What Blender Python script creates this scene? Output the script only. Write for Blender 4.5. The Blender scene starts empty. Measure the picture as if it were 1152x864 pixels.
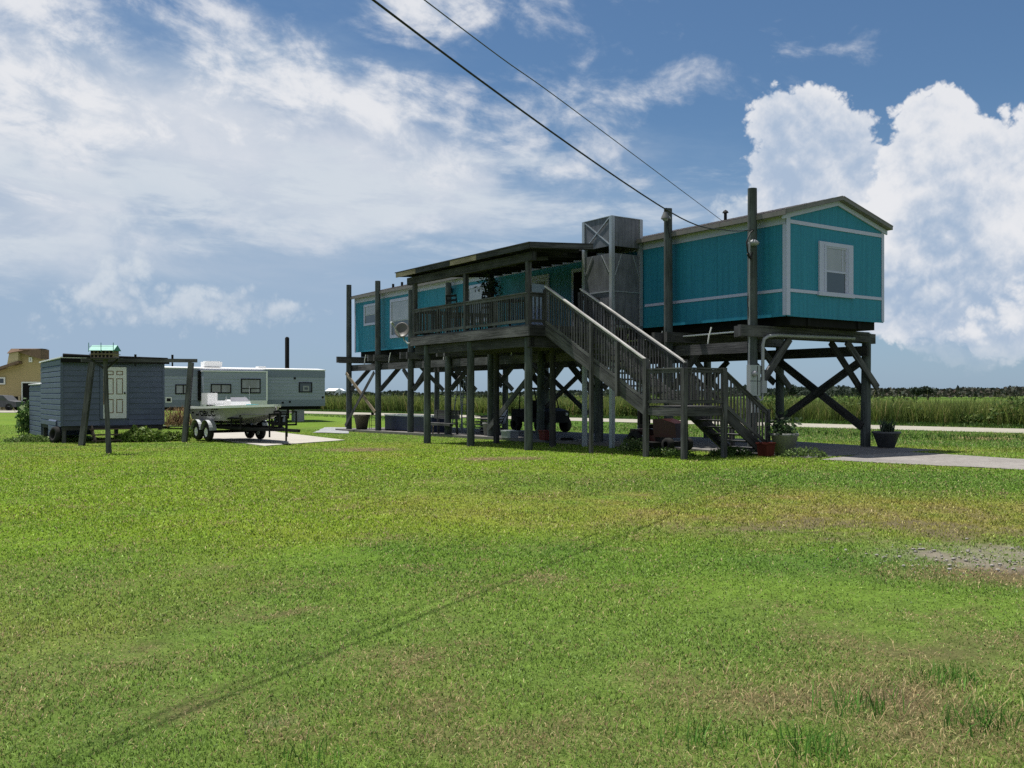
import bpy, math, random
import numpy as np
from mathutils import Vector, Matrix
R = random.Random(7)
rng = np.random.default_rng(11)
scene = bpy.context.scene
COL = scene.collection
FPX, HZ, CAMZ = 1050.0, 443.0, 1.6          # focal length in photo pixels, horizon row, eye height

# ------------------------------------------------------------------ frames
class Frame:
    def __init__(s, o, ang):
        s.o, s.ang, s.c, s.s = o, ang, math.cos(ang), math.sin(ang)
    def world(s, p):
        return (s.o[0] + p[0]*s.c - p[1]*s.s, s.o[1] + p[0]*s.s + p[1]*s.c, p[2])
    def local(s, x, y):
        dx, dy = x - s.o[0], y - s.o[1]
        return (dx*s.c + dy*s.s, -dx*s.s + dy*s.c)
WF = Frame((0, 0), 0)
HF = Frame((7.206, 24.5), math.atan2(.567, .8236))      # house axes: x = across (b), y = along (a)

def sstep(x, a, b):
    t = np.clip((x - a)/(b - a), 0, 1)
    return t*t*(3 - 2*t)
def gz(x, y):
    """height of the ground, a shallow dip behind the far end of the house"""
    dx, dy = x - HF.o[0], y - HF.o[1]
    b = dx*HF.c + dy*HF.s
    a = -dx*HF.s + dy*HF.c
    return -.0095*np.clip(a, 0, 26)*(1 - sstep(a, 27, 40))*(1 - sstep(b, 5, 13))
def G(u, v, z=0.0):
    """ground point seen at a photo position"""
    for _ in range(3):
        d = (CAMZ - z)*FPX/(v - HZ)
        x = (u - 576)/FPX*d
        z = float(gz(x, d))
    return x, d
def gH(b, a):
    w = HF.world((b, a, 0))
    return float(gz(w[0], w[1]))

# ------------------------------------------------------------------ materials
class Nd:
    """tiny expression layer over math nodes"""
    def __init__(s, t, sock): s.t, s.k = t, sock
    def _m(s, op, o=None, c=None):
        n = s.t.nodes.new('ShaderNodeMath'); n.operation = op
        s.t.links.new(s.k, n.inputs[0])
        for i, v in ((1, o), (2, c)):
            if v is None: continue
            if isinstance(v, Nd): s.t.links.new(v.k, n.inputs[i])
            else: n.inputs[i].default_value = v
        return Nd(s.t, n.outputs[0])
    def __add__(s, o): return s._m('ADD', o)
    __radd__ = __add__
    def __sub__(s, o): return s._m('SUBTRACT', o)
    def __rsub__(s, o): return (s*-1) + o
    def __mul__(s, o): return s._m('MULTIPLY', o)
    __rmul__ = __mul__
    def __truediv__(s, o): return s._m('DIVIDE', o)
    def f(s, op, o=None, c=None): return s._m(op, o, c)
    def smooth(s, a, b):
        n = s.t.nodes.new('ShaderNodeMapRange'); n.interpolation_type = 'SMOOTHSTEP'
        s.t.links.new(s.k, n.inputs['Value'])
        n.inputs['From Min'].default_value = a; n.inputs['From Max'].default_value = b
        return Nd(s.t, n.outputs['Result'])
def L(t, a, b): t.links.new(a.k if isinstance(a, Nd) else a, b)
def mixc(t, fac, a, b, mode='MIX'):
    n = t.nodes.new('ShaderNodeMix'); n.data_type = 'RGBA'; n.blend_type = mode
    for s_, v in ((n.inputs[0], fac), (n.inputs[6], a), (n.inputs[7], b)):
        if isinstance(v, Nd): t.links.new(v.k, s_)
        elif hasattr(v, 'is_output'): t.links.new(v, s_)
        elif isinstance(v, (tuple, list)): s_.default_value = (*v[:3], 1)
        else: s_.default_value = v
    return n.outputs[2]
def noise(t, vec, scale, detail=4, rough=.55, dist=0.0, col=False):
    n = t.nodes.new('ShaderNodeTexNoise')
    n.inputs['Scale'].default_value = scale; n.inputs['Detail'].default_value = detail
    n.inputs['Roughness'].default_value = rough; n.inputs['Distortion'].default_value = dist
    if vec is not None: L(t, vec, n.inputs['Vector'])
    return n.outputs['Color'] if col else Nd(t, n.outputs['Fac'])
def mapping(t, vec, scale=(1, 1, 1), loc=(0, 0, 0), rot=(0, 0, 0)):
    n = t.nodes.new('ShaderNodeMapping')
    n.inputs['Scale'].default_value = scale; n.inputs['Location'].default_value = loc; n.inputs['Rotation'].default_value = rot
    L(t, vec, n.inputs['Vector'])
    return n.outputs[0]
def newmat(name):
    m = bpy.data.materials.new(name); m.use_nodes = True
    t = m.node_tree; t.nodes.clear()
    o = t.nodes.new('ShaderNodeOutputMaterial'); p = t.nodes.new('ShaderNodeBsdfPrincipled')
    t.links.new(p.outputs[0], o.inputs[0])
    return m, t, p
def bump(t, p, h, strength=.4, dist=.02):
    b = t.nodes.new('ShaderNodeBump'); b.inputs['Strength'].default_value = strength; b.inputs['Distance'].default_value = dist
    L(t, h, b.inputs['Height']); t.links.new(b.outputs[0], p.inputs['Normal'])
def tc(t, which): return t.nodes.new('ShaderNodeTexCoord').outputs[which]

def m_wood(name, dark, light, rough=.85, wear=.5):
    m, t, p = newmat(name)
    uv = tc(t, 'UV')
    g1 = noise(t, mapping(t, uv, (1.1, 26, 1)), 1.0, 6, .65, .6)
    g2 = noise(t, mapping(t, uv, (.9, 2.2, 1)), 1.0, 5, .6)
    oi = t.nodes.new('ShaderNodeNewGeometry')
    f = ((g1*.85 + g2*.7) - .30).smooth(.25, .65)
    c = mixc(t, f, dark, light)
    c2 = mixc(t, (g2.smooth(.5, .75))*wear, c, tuple(x*1.45 for x in light))
    tone = t.nodes.new('ShaderNodeMapRange'); t.links.new(oi.outputs['Random Per Island'], tone.inputs['Value']); tone.inputs['To Min'].default_value = .60; tone.inputs['To Max'].default_value = 1.45
    c2 = mixc(t, 1.0, c2, tone.outputs[0], 'MULTIPLY')
    t.links.new(c2, p.inputs['Base Color']); p.inputs['Roughness'].default_value = rough
    p.inputs['Specular IOR Level'].default_value = .25
    bump(t, p, g1, .5, .012)
    return m
def m_paint(name, col, rough=.5, var=.12, stretch=(3, 3, .5), spec=.35, dirt=None, dirt_amt=.3, bumpy=0.0):
    m, t, p = newmat(name)
    o = tc(t, 'Object')
    n1 = noise(t, mapping(t, o, stretch), 1.6, 6, .6)
    n2 = noise(t, o, 9, 5, .6)
    lo = tuple(c*(1 - var) for c in col); hi = tuple(min(1, c*(1 + var)) for c in col)
    c = mixc(t, (n1*.7 + n2*.3).smooth(.3, .7), lo, hi)
    if dirt: c = mixc(t, (n1*.5 + n2*.6).smooth(.52, .8)*dirt_amt, c, dirt)
    t.links.new(c, p.inputs['Base Color']); p.inputs['Specular IOR Level'].default_value = spec
    L(t, n2*.25 + (rough - .12), p.inputs['Roughness'])
    if bumpy: bump(t, p, n2, bumpy, .01)
    return m
def m_metal(name, col, rough=.45, metallic=.8, var=.15):
    m = m_paint(name, col, rough, var)
    m.node_tree.nodes['Principled BSDF'].inputs['Metallic'].default_value = metallic
    return m
def m_leaf(name, trans=.35, rough=.6):
    m = bpy.data.materials.new(name); m.use_nodes = True
    t = m.node_tree; t.nodes.clear()
    o = t.nodes.new('ShaderNodeOutputMaterial')
    a = t.nodes.new('ShaderNodeAttribute'); a.attribute_name = 'Col'
    p = t.nodes.new('ShaderNodeBsdfPrincipled'); p.inputs['Roughness'].default_value = rough; p.inputs['Specular IOR Level'].default_value = .25
    tr = t.nodes.new('ShaderNodeBsdfTranslucent'); mx = t.nodes.new('ShaderNodeMixShader'); mx.inputs[0].default_value = trans
    t.links.new(a.outputs['Color'], p.inputs['Base Color']); t.links.new(a.outputs['Color'], tr.inputs['Color'])
    t.links.new(p.outputs[0], mx.inputs[1]); t.links.new(tr.outputs[0], mx.inputs[2]); t.links.new(mx.outputs[0], o.inputs[0])
    return m
def m_glass(name, col=(.05, .06, .07)):
    m, t, p = newmat(name)
    n = noise(t, tc(t, 'Object'), 1.5, 2)
    t.links.new(mixc(t, n, col, tuple(c*1.8 for c in col)), p.inputs['Base Color'])
    p.inputs['Roughness'].default_value = .06; p.inputs['Specular IOR Level'].default_value = .8
    return m
MT = {}
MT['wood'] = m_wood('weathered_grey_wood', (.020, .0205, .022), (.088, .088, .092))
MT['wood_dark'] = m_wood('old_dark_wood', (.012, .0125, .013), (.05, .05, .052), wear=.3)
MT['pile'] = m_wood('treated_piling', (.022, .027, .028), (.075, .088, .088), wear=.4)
MT['wood_light'] = m_wood('tan_rafter_wood', (.11, .085, .06), (.27, .22, .16))
MT['cap'] = m_wood('sunlit_handrail', (.20, .195, .19), (.46, .45, .44), .6)  # pale colour paints the sunlight on the stair rails
MT['lattice'] = m_wood('brown_plank', (.05, .035, .025), (.13, .10, .075))
MT['teal'] = m_paint('teal_siding', (.014, .18, .275), .5, .18, (7, 7, .22), dirt=(.045, .20, .245), dirt_amt=.45)
MT['trim'] = m_paint('pale_grey_trim', (.42, .44, .60), .5, .06, dirt=(.28, .29, .37), dirt_amt=.3)
MT['white'] = m_paint('white_paint', (.78, .78, .77), .4, .04, dirt=(.5, .48, .44), dirt_amt=.25)
MT['door'] = m_paint('worn_white_door', (.60, .62, .64), .5, .06, dirt=(.42, .34, .25), dirt_amt=.35)
MT['peel'] = m_paint('bare_rotten_wood', (.16, .09, .045), .9, .35, (8, 8, 2))
MT['roofmetal'] = m_paint('tan_roof_metal', (.15, .14, .135), .5, .2, dirt=(.10, .07, .055), dirt_amt=.6)
MT['black'] = m_paint('black_steel', (.012, .012, .013), .75, .2, spec=.15)
MT['blackmat'] = m_paint('matt_black', (.012, .012, .012), .9, .2, spec=.1)
MT['navy'] = m_paint('dark_blue_plastic', (.012, .018, .055), .4, .15)
MT['red'] = m_paint('faded_red_plastic', (.11, .013, .012), .55, .12)
MT['redpaint'] = m_paint('dark_red_paint', (.022, .004, .004), .35, .12)
MT['terra'] = m_paint('red_clay', (.07, .016, .013), .9, .18, spec=.1)
MT['rubber'] = m_paint('tyre_rubber', (.022, .022, .022), .9, .2, spec=.1)
MT['lampgrey'] = m_paint('dull_lamp_housing', (.10, .105, .11), .6, .15)
MT['greyplastic'] = m_paint('grey_plastic', (.26, .27, .29), .5, .1)
MT['panelgrey'] = m_paint('grey_metal_box', (.30, .33, .34), .45, .08)
MT['shed'] = m_paint('slate_blue_siding', (.078, .098, .155), .55, .12, (1.2, 1.2, 3), dirt=(.13, .155, .19), dirt_amt=.3)
MT['shed_roof'] = m_paint('dull_roof_sheet', (.62, .63, .64), .45, .1)
MT['camper'] = m_paint('pale_camper_skin', (.29, .325, .40), .4, .07, (.6, .6, 4))
MT['camperband'] = m_paint('grey_camper_band', (.185, .215, .28), .4, .08, (.6, .6, 4))
MT['hull'] = m_paint('grey_white_gelcoat', (.27, .25, .27), .3, .06, (.8, .8, 4), dirt=(.24, .22, .2), dirt_amt=.3)
MT['gel'] = m_paint('white_gelcoat', (.80, .80, .80), .25, .04)
MT['teallight'] = m_paint('mint_green_paint', (.075, .27, .235), .5, .08)
MT['tan'] = m_paint('tan_siding', (.42, .325, .165), .6, .07, (.5, .5, 4))
MT['tan2'] = m_paint('cream_tan_siding', (.47, .39, .24), .6, .07, (.5, .5, 4))
MT['roofbrown'] = m_paint('brown_shingles', (.19, .13, .095), .85, .2, (4, 4, 4), spec=.1)
MT['whitehouse'] = m_paint('white_clapboard', (.7, .74, .77), .5, .05)
MT['galv'] = m_metal('galvanised_steel', (.36, .385, .41), .5, .6, .12)
MT['dish'] = m_paint('grey_dish', (.09, .085, .08), .45, .1)
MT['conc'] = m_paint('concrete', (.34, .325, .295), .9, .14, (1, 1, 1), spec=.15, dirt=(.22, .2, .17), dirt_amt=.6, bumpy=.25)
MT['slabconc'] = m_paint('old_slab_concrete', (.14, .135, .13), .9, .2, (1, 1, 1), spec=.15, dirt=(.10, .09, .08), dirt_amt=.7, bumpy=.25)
MT['concpot'] = m_paint('concrete_pot', (.20, .205, .20), .9, .2, (3, 3, 1), spec=.15, dirt=(.12, .13, .10), dirt_amt=.6, bumpy=.3)
MT['darkpot'] = m_paint('dark_grey_pot', (.075, .08, .09), .7, .2)
MT['brownpot'] = m_paint('brown_grey_pot', (.10, .09, .065), .7, .2)
MT['soil'] = m_paint('potting_soil', (.04, .03, .022), .95, .3, (9, 9, 9))
MT['cable'] = m_paint('black_cable', (.012, .012, .013), .6, .1)
MT['greycable'] = m_paint('grey_cable', (.06, .065, .075), .6, .1)
MT['canvas'] = m_paint('grey_canvas', (.34, .36, .39), .8, .08)
MT['lampglass'] = m_paint('frosted_lamp_glass', (.45, .46, .47), .3, .03)
MT['stone'] = m_paint('grey_stone', (.34, .34, .35), .9, .2, bumpy=.3)
MT['aqua'] = m_paint('aqua_plastic', (.06, .45, .50), .4, .08)
MT['glass'] = m_glass('window_glass', (.035, .04, .045))
MT['glassgrey'] = m_glass('pale_glass', (.20, .20, .22))  # pale base; on upper panes it paints the reflected sky
MT['leaf'] = m_leaf('leaf')
MT['grass'] = m_leaf('grass_blade', .42, .55)
MT['reed'] = m_leaf('reed_blade', .4, .7)
MT['firleaf'] = m_leaf('far_foliage', .1, 1.0)
MT['firleaf'].node_tree.nodes['Principled BSDF'].inputs['Specular IOR Level'].default_value = 0

def m_mesh_panel():
    m, t, p = newmat('perforated_galvanised_sheet')
    o = tc(t, 'Object')
    n1 = noise(t, mapping(t, o, (7, 7, .5)), 1.5, 5, .6)
    n2 = noise(t, o, 3, 4, .6)
    v = t.nodes.new('ShaderNodeTexVoronoi'); v.inputs['Scale'].default_value = 55; v.inputs['Randomness'].default_value = .12
    t.links.new(o, v.inputs['Vector'])
    holes = Nd(t, v.outputs['Distance']).smooth(.28, .42)
    c = mixc(t, (n1*.6 + n2*.4).smooth(.3, .72), (.08, .086, .10), (.175, .185, .21))
    c = mixc(t, holes, (.03, .03, .03), c)
    t.links.new(c, p.inputs['Base Color']); p.inputs['Metallic'].default_value = .3; p.inputs['Roughness'].default_value = .6
    return m
MT['meshpanel'] = m_mesh_panel()

# ------------------------------------------------------------------ mesh builder
def V(*a): return Vector(a)
class MB:
    def __init__(s): s.v, s.f, s.uv, s.mi, s.sm = [], [], [], [], []
    def poly(s, pts, uv=None, mi=0, sm=False):
        i = len(s.v); s.v += [tuple(p) for p in pts]
        s.f.append(tuple(range(i, i + len(pts)))); s.mi.append(mi); s.sm.append(sm)
        if uv is None:
            n = (Vector(pts[1]) - Vector(pts[0])).cross(Vector(pts[-1]) - Vector(pts[0]))
            ax = max(range(3), key=lambda k: abs(n[k]))
            ij = [(1, 2), (0, 2), (0, 1)][ax]
            uv = [(p[ij[0]], p[ij[1]]) for p in pts]
        s.uv.append(uv)
    def hexa(s, c, mi=0):
        """c: 8 corners, bottom ring 0-3 (ccw from above) then top ring 4-7; long axis = 0->1"""
        o = (R.random()*40, R.random()*40)
        for q in ((0, 3, 2, 1), (4, 5, 6, 7), (0, 1, 5, 4), (1, 2, 6, 5), (2, 3, 7, 6), (3, 0, 4, 7)):
            pts = [Vector(c[k]) for k in q]
            e1, e2 = pts[1] - pts[0], pts[3] - pts[0]
            l1, l2 = e1.length, e2.length
            if l1 >= l2: uv = [(o[0], o[1]), (o[0] + l1, o[1]), (o[0] + l1, o[1] + l2), (o[0], o[1] + l2)]
            else: uv = [(o[0], o[1]), (o[0], o[1] + l1), (o[0] + l2, o[1] + l1), (o[0] + l2, o[1])]
            o = (o[0], o[1] + .37)
            s.poly(pts, uv, mi)
    def box(s, x0, x1, y0, y1, z0, z1, mi=0):
        s.hexa([(x0, y0, z0), (x1, y0, z0), (x1, y1, z0), (x0, y1, z0), (x0, y0, z1), (x1, y0, z1), (x1, y1, z1), (x0, y1, z1)], mi)
    def cbox(s, c, sz, mi=0, rot=None):
        x, y, z = (k/2 for k in sz)
        pts = [V(-x, -y, -z), V(x, -y, -z), V(x, y, -z), V(-x, y, -z), V(-x, -y, z), V(x, -y, z), V(x, y, z), V(-x, y, z)]
        if rot is not None: pts = [rot @ p for p in pts]
        s.hexa([p + Vector(c) for p in pts], mi)
    def beam(s, p, q, w, h, up=(0, 0, 1), mi=0):
        p, q = Vector(p), Vector(q); d = (q - p).normalized(); u = Vector(up)
        sd = d.cross(u)
        if sd.length < 1e-4: sd = d.cross(V(1, 0, 0))
        sd.normalize(); u = sd.cross(d)
        a, b = sd*(w/2), u*(h/2)
        s.hexa([p + a - b, q + a - b, q - a - b, p - a - b, p + a + b, q + a + b, q - a + b, p - a + b], mi)
    def tube(s, pts, r, n=8, mi=0, caps=True):
        pts = [Vector(p) for p in pts]; k = len(pts)
        rs = r if isinstance(r, (list, tuple)) else [r]*k
        rings = []; o = R.random()*30; ln = 0; prev = None
        for i, p in enumerate(pts):
            d = (pts[min(i + 1, k - 1)] - pts[max(i - 1, 0)]).normalized()
            if prev is None:
                ref = V(0, 0, 1) if abs(d.z) < .9 else V(1, 0, 0)
                a = d.cross(ref).normalized()
            else:
                a = (prev - d*prev.dot(d)).normalized()
            prev = a
            b = d.cross(a)
            rings.append([p + (a*math.cos(2*math.pi*j/n) + b*math.sin(2*math.pi*j/n))*rs[i] for j in range(n)])
        base = len(s.v)
        for rg in rings: s.v += [tuple(x) for x in rg]
        for i in range(k - 1):
            l2 = ln + (pts[i + 1] - pts[i]).length
            for j in range(n):
                j2 = (j + 1) % n
                s.f.append((base + i*n + j, base + i*n + j2, base + (i + 1)*n + j2, base + (i + 1)*n + j))
                pr = 2*math.pi*max(rs)
                s.uv.append([(o + ln, pr*j/n), (o + ln, pr*(j + 1)/n), (o + l2, pr*(j + 1)/n), (o + l2, pr*j/n)])
                s.mi.append(mi); s.sm.append(True)
            ln = l2
        if caps:
            for rg, rev in ((rings[0], True), (rings[-1], False)):
                s.poly(list(reversed(rg)) if rev else rg, None, mi)
    def lathe(s, c, prof, n=20, mi=0, square=False):
        """prof: list of (radius, z)"""
        base = len(s.v); c = Vector(c)
        for r_, z in prof:
            for j in range(n):
                t = 2*math.pi*(j + .5)/n
                s.v.append(tuple(c + V(r_*math.cos(t), r_*math.sin(t), z)))
        for i in range(len(prof) - 1):
            for j in range(n):
                j2 = (j + 1) % n
                s.f.append((base + i*n + j, base + i*n + j2, base + (i + 1)*n + j2, base + (i + 1)*n + j))
                s.uv.append([(j/n, prof[i][1]), ((j + 1)/n, prof[i][1]), ((j + 1)/n, prof[i + 1][1]), (j/n, prof[i + 1][1])])
                s.mi.append(mi); s.sm.append(n > 8)
    def disc(s, c, r, axis=(0, 0, 1), n=20, mi=0):
        q = Vector(axis).to_track_quat('Z', 'Y')
        s.poly([Vector(c) + q @ V(r*math.cos(2*math.pi*j/n), r*math.sin(2*math.pi*j/n), 0) for j in range(n)], None, mi)
    def prism(s, prof, y0, y1, mi=0, axis='y'):
        """profile (x,z) extruded along y"""
        n = len(prof)
        f = (lambda p, y: (p[0], y, p[1])) if axis == 'y' else (lambda p, y: (y, p[0], p[1]))
        s.poly([f(p, y0) for p in prof], None, mi); s.poly([f(p, y1) for p in reversed(prof)], None, mi)
        for i in range(n):
            a, b = prof[i], prof[(i + 1) % n]
            s.poly([f(a, y1), f(b, y1), f(b, y0), f(a, y0)], None, mi)
    def ball(s, c, r, n=12, m=8, mi=0):
        rx, ry, rz = r if isinstance(r, (tuple, list)) else (r, r, r)
        base = len(s.v)
        for i in range(m + 1):
            ph = math.pi*i/m
            for j in range(n):
                t = 2*math.pi*j/n
                s.v.append((c[0] + rx*math.sin(ph)*math.cos(t), c[1] + ry*math.sin(ph)*math.sin(t), c[2] - rz*math.cos(ph)))
        for i in range(m):
            for j in range(n):
                j2 = (j + 1) % n
                s.f.append((base + i*n + j, base + i*n + j2, base + (i + 1)*n + j2, base + (i + 1)*n + j))
                s.uv.append([(0, 0), (1, 0), (1, 1), (0, 1)]); s.mi.append(mi); s.sm.append(True)
    def mesh(s, name, off=(0, 0, 0)):
        me = bpy.data.meshes.new(name)
        me.from_pydata([(v[0] - off[0], v[1] - off[1], v[2] - off[2]) for v in s.v], [], s.f)
        ul = me.uv_layers.new(name='UVMap')
        flat = [c for f in s.uv for p in f for c in p]
        ul.data.foreach_set('uv', flat)
        me.polygons.foreach_set('material_index', s.mi)
        me.polygons.foreach_set('use_smooth', s.sm)
        me.update()
        return me

BASE = {}
def props(o, label=None, cat=None, group=None, kind=None):
    for k, v in (('label', label), ('category', cat), ('group', group), ('kind', kind)):
        if v: o[k] = v
    return o
def thing(name, label, cat, base, fr=WF, group=None):
    o = bpy.data.objects.new(name, None); COL.objects.link(o)
    o.empty_display_size = .2
    o.location = fr.world(base); o.rotation_euler = (0, 0, fr.ang)
    BASE[o.name] = base
    return props(o, label, cat, group)
def mats(me, mat):
    for m in (mat if isinstance(mat, (list, tuple)) else [mat]):
        me.materials.append(MT[m] if isinstance(m, str) else m)
def part(mb, name, mat, parent, label=None, kind=None):
    base = BASE[parent.name]
    me = mb.mesh(name, base); mats(me, mat)
    o = bpy.data.objects.new(name, me); COL.objects.link(o); o.parent = parent
    BASE[o.name] = base
    return props(o, label, kind=kind)
def solo(mb, name, mat, label, cat, base, fr=WF, group=None, kind=None):
    me = mb.mesh(name, base); mats(me, mat)
    o = bpy.data.objects.new(name, me); COL.objects.link(o)
    o.location = fr.world(base); o.rotation_euler = (0, 0, fr.ang)
    BASE[o.name] = base
    return props(o, label, cat, group, kind)
def copy_tree(o, parent=None):
    c = o.copy(); COL.objects.link(c); c.parent = parent
    BASE[c.name] = BASE.get(o.name, (0, 0, 0))
    for ch in list(o.children): copy_tree(ch, c)
    return c
def bevel(o, w=.01, seg=2):
    m = o.modifiers.new('bevel', 'BEVEL'); m.width = w; m.segments = seg; m.limit_method = 'ANGLE'
    return o

# ------------------------------------------------------------------ foliage made of many small faces
def raw_mesh(name, verts, loops, starts, totals, col, mat):
    me = bpy.data.meshes.new(name)
    me.vertices.add(len(verts)); me.vertices.foreach_set('co', np.asarray(verts, np.float32).ravel())
    me.loops.add(len(loops)); me.loops.foreach_set('vertex_index', np.asarray(loops, np.int32))
    me.polygons.add(len(starts)); me.polygons.foreach_set('loop_start', np.asarray(starts, np.int32))
    me.update(calc_edges=True)
    at = me.attributes.new('Col', 'FLOAT_COLOR', 'POINT')
    rgba = np.ones((len(verts), 4), np.float32); rgba[:, :3] = col
    at.data.foreach_set('color', rgba.ravel())
    me.materials.append(MT[mat])
    me.validate()
    return me
def blades(name, P, h, w, lean, az, col, mat, tipcol=None, face=None):
    """P (n,3) roots; bent tapering blades of 5 vertices"""
    n = len(P)
    fa = rng.uniform(0, 2*np.pi, n) if face is None else face
    sx, sy = np.cos(fa)*w/2, np.sin(fa)*w/2
    lx, ly = np.cos(az)*lean*h, np.sin(az)*lean*h
    v = np.zeros((n, 5, 3), np.float32)
    v[:, 0] = P + np.stack([-sx, -sy, np.zeros(n)], 1); v[:, 1] = P + np.stack([sx, sy, np.zeros(n)], 1)
    mid = P + np.stack([lx*.3, ly*.3, h*.55], 1)
    v[:, 2] = mid + np.stack([sx*.8, sy*.8, np.zeros(n)], 1); v[:, 3] = mid - np.stack([sx*.8, sy*.8, np.zeros(n)], 1)
    v[:, 4] = P + np.stack([lx, ly, h*np.sqrt(np.clip(1 - .35*lean**2, .1, 1))], 1)
    i = np.arange(n)*5
    loops = np.stack([i, i + 1, i + 2, i + 3, i + 3, i + 2, i + 4], 1).ravel()
    starts = (np.arange(n)[:, None]*7 + np.array([0, 4])).ravel()
    totals = np.tile([4, 3], n)
    c = np.repeat(col[:, None, :], 5, 1)
    if tipcol is not None:
        c[:, 4] = tipcol; c[:, 2] = c[:, 3] = (col + tipcol)/2
    return raw_mesh(name, v.reshape(-1, 3), loops, starts, totals, c.reshape(-1, 3), mat)
def leaves(name, P, size, col, mat, aspect=1.6, updir=.3):
    """diamond leaves with random attitude"""
    n = len(P)
    d = rng.normal(size=(n, 3)); d[:, 2] += updir; d /= np.linalg.norm(d, axis=1)[:, None]
    e = rng.normal(size=(n, 3)); e -= d*np.sum(e*d, 1)[:, None]; e /= np.linalg.norm(e, axis=1)[:, None]
    s = size[:, None] if np.ndim(size) else size
    f = np.cross(d, e)
    v = np.zeros((n, 4, 3), np.float32)
    v[:, 0] = P - d*s*aspect/2; v[:, 1] = P + e*s/2 + f*s*.12; v[:, 2] = P + d*s*aspect/2; v[:, 3] = P - e*s/2 + f*s*.12
    i = np.arange(n)*4
    loops = np.stack([i, i + 1, i + 2, i + 3], 1).ravel()
    return raw_mesh(name, v.reshape(-1, 3), loops, np.arange(n)*4, np.full(n, 4), np.repeat(col, 4, 0), mat)
def link(me, name, loc=(0, 0, 0), parent=None):
    o = bpy.data.objects.new(name, me); COL.objects.link(o)
    if parent is not None: o.parent = parent
    o.location = loc
    BASE[o.name] = (0, 0, 0)
    return o
def mixcol(cols, wts, n, jit=.2):
    c = np.array(cols)[rng.choice(len(cols), n, p=np.array(wts)/sum(wts))]
    return np.clip(c*(1 + rng.uniform(-jit, jit, (n, 1))), 0, 1)

# value noise for the lawn
_T = rng.random((256, 256))
def vnoise(x, y, s=0):
    x = x + s*17.31; y = y + s*9.77
    xi, yi = np.floor(x).astype(int), np.floor(y).astype(int)
    fx, fy = x - xi, y - yi
    fx, fy = fx*fx*(3 - 2*fx), fy*fy*(3 - 2*fy)
    g = lambda i, j: _T[i % 256, j % 256]
    return (g(xi, yi)*(1 - fx) + g(xi + 1, yi)*fx)*(1 - fy) + (g(xi, yi + 1)*(1 - fx) + g(xi + 1, yi + 1)*fx)*fy
def fbm(x, y, s=0, o=4):
    r, a, t = 0, 1, 0
    for k in range(o):
        r = r + a*vnoise(x*2**k, y*2**k, s + k); t += a; a *= .55
    return r/t
# ------------------------------------------------------------------ camera, sun, sky
cam = bpy.data.cameras.new('camera'); co = bpy.data.objects.new('camera', cam); COL.objects.link(co)
co.location = (0, 0, CAMZ); co.rotation_euler = (math.pi/2, 0, 0)
cam.sensor_width = 36; cam.lens = FPX/1152*36; cam.shift_y = 11/1152
cam.clip_start = .05; cam.clip_end = 6000
scene.camera = co
sun_to = Vector((-.26, .185, 1.0)).normalized()
sl = bpy.data.lights.new('sun', 'SUN'); sl.energy = 5.0; sl.angle = math.radians(.53); sl.color = (1, .95, .87)
so = bpy.data.objects.new('sun', sl); COL.objects.link(so); so.location = (0, 0, 40)
so.rotation_euler = (-sun_to).to_track_quat('-Z', 'Y').to_euler()

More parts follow.
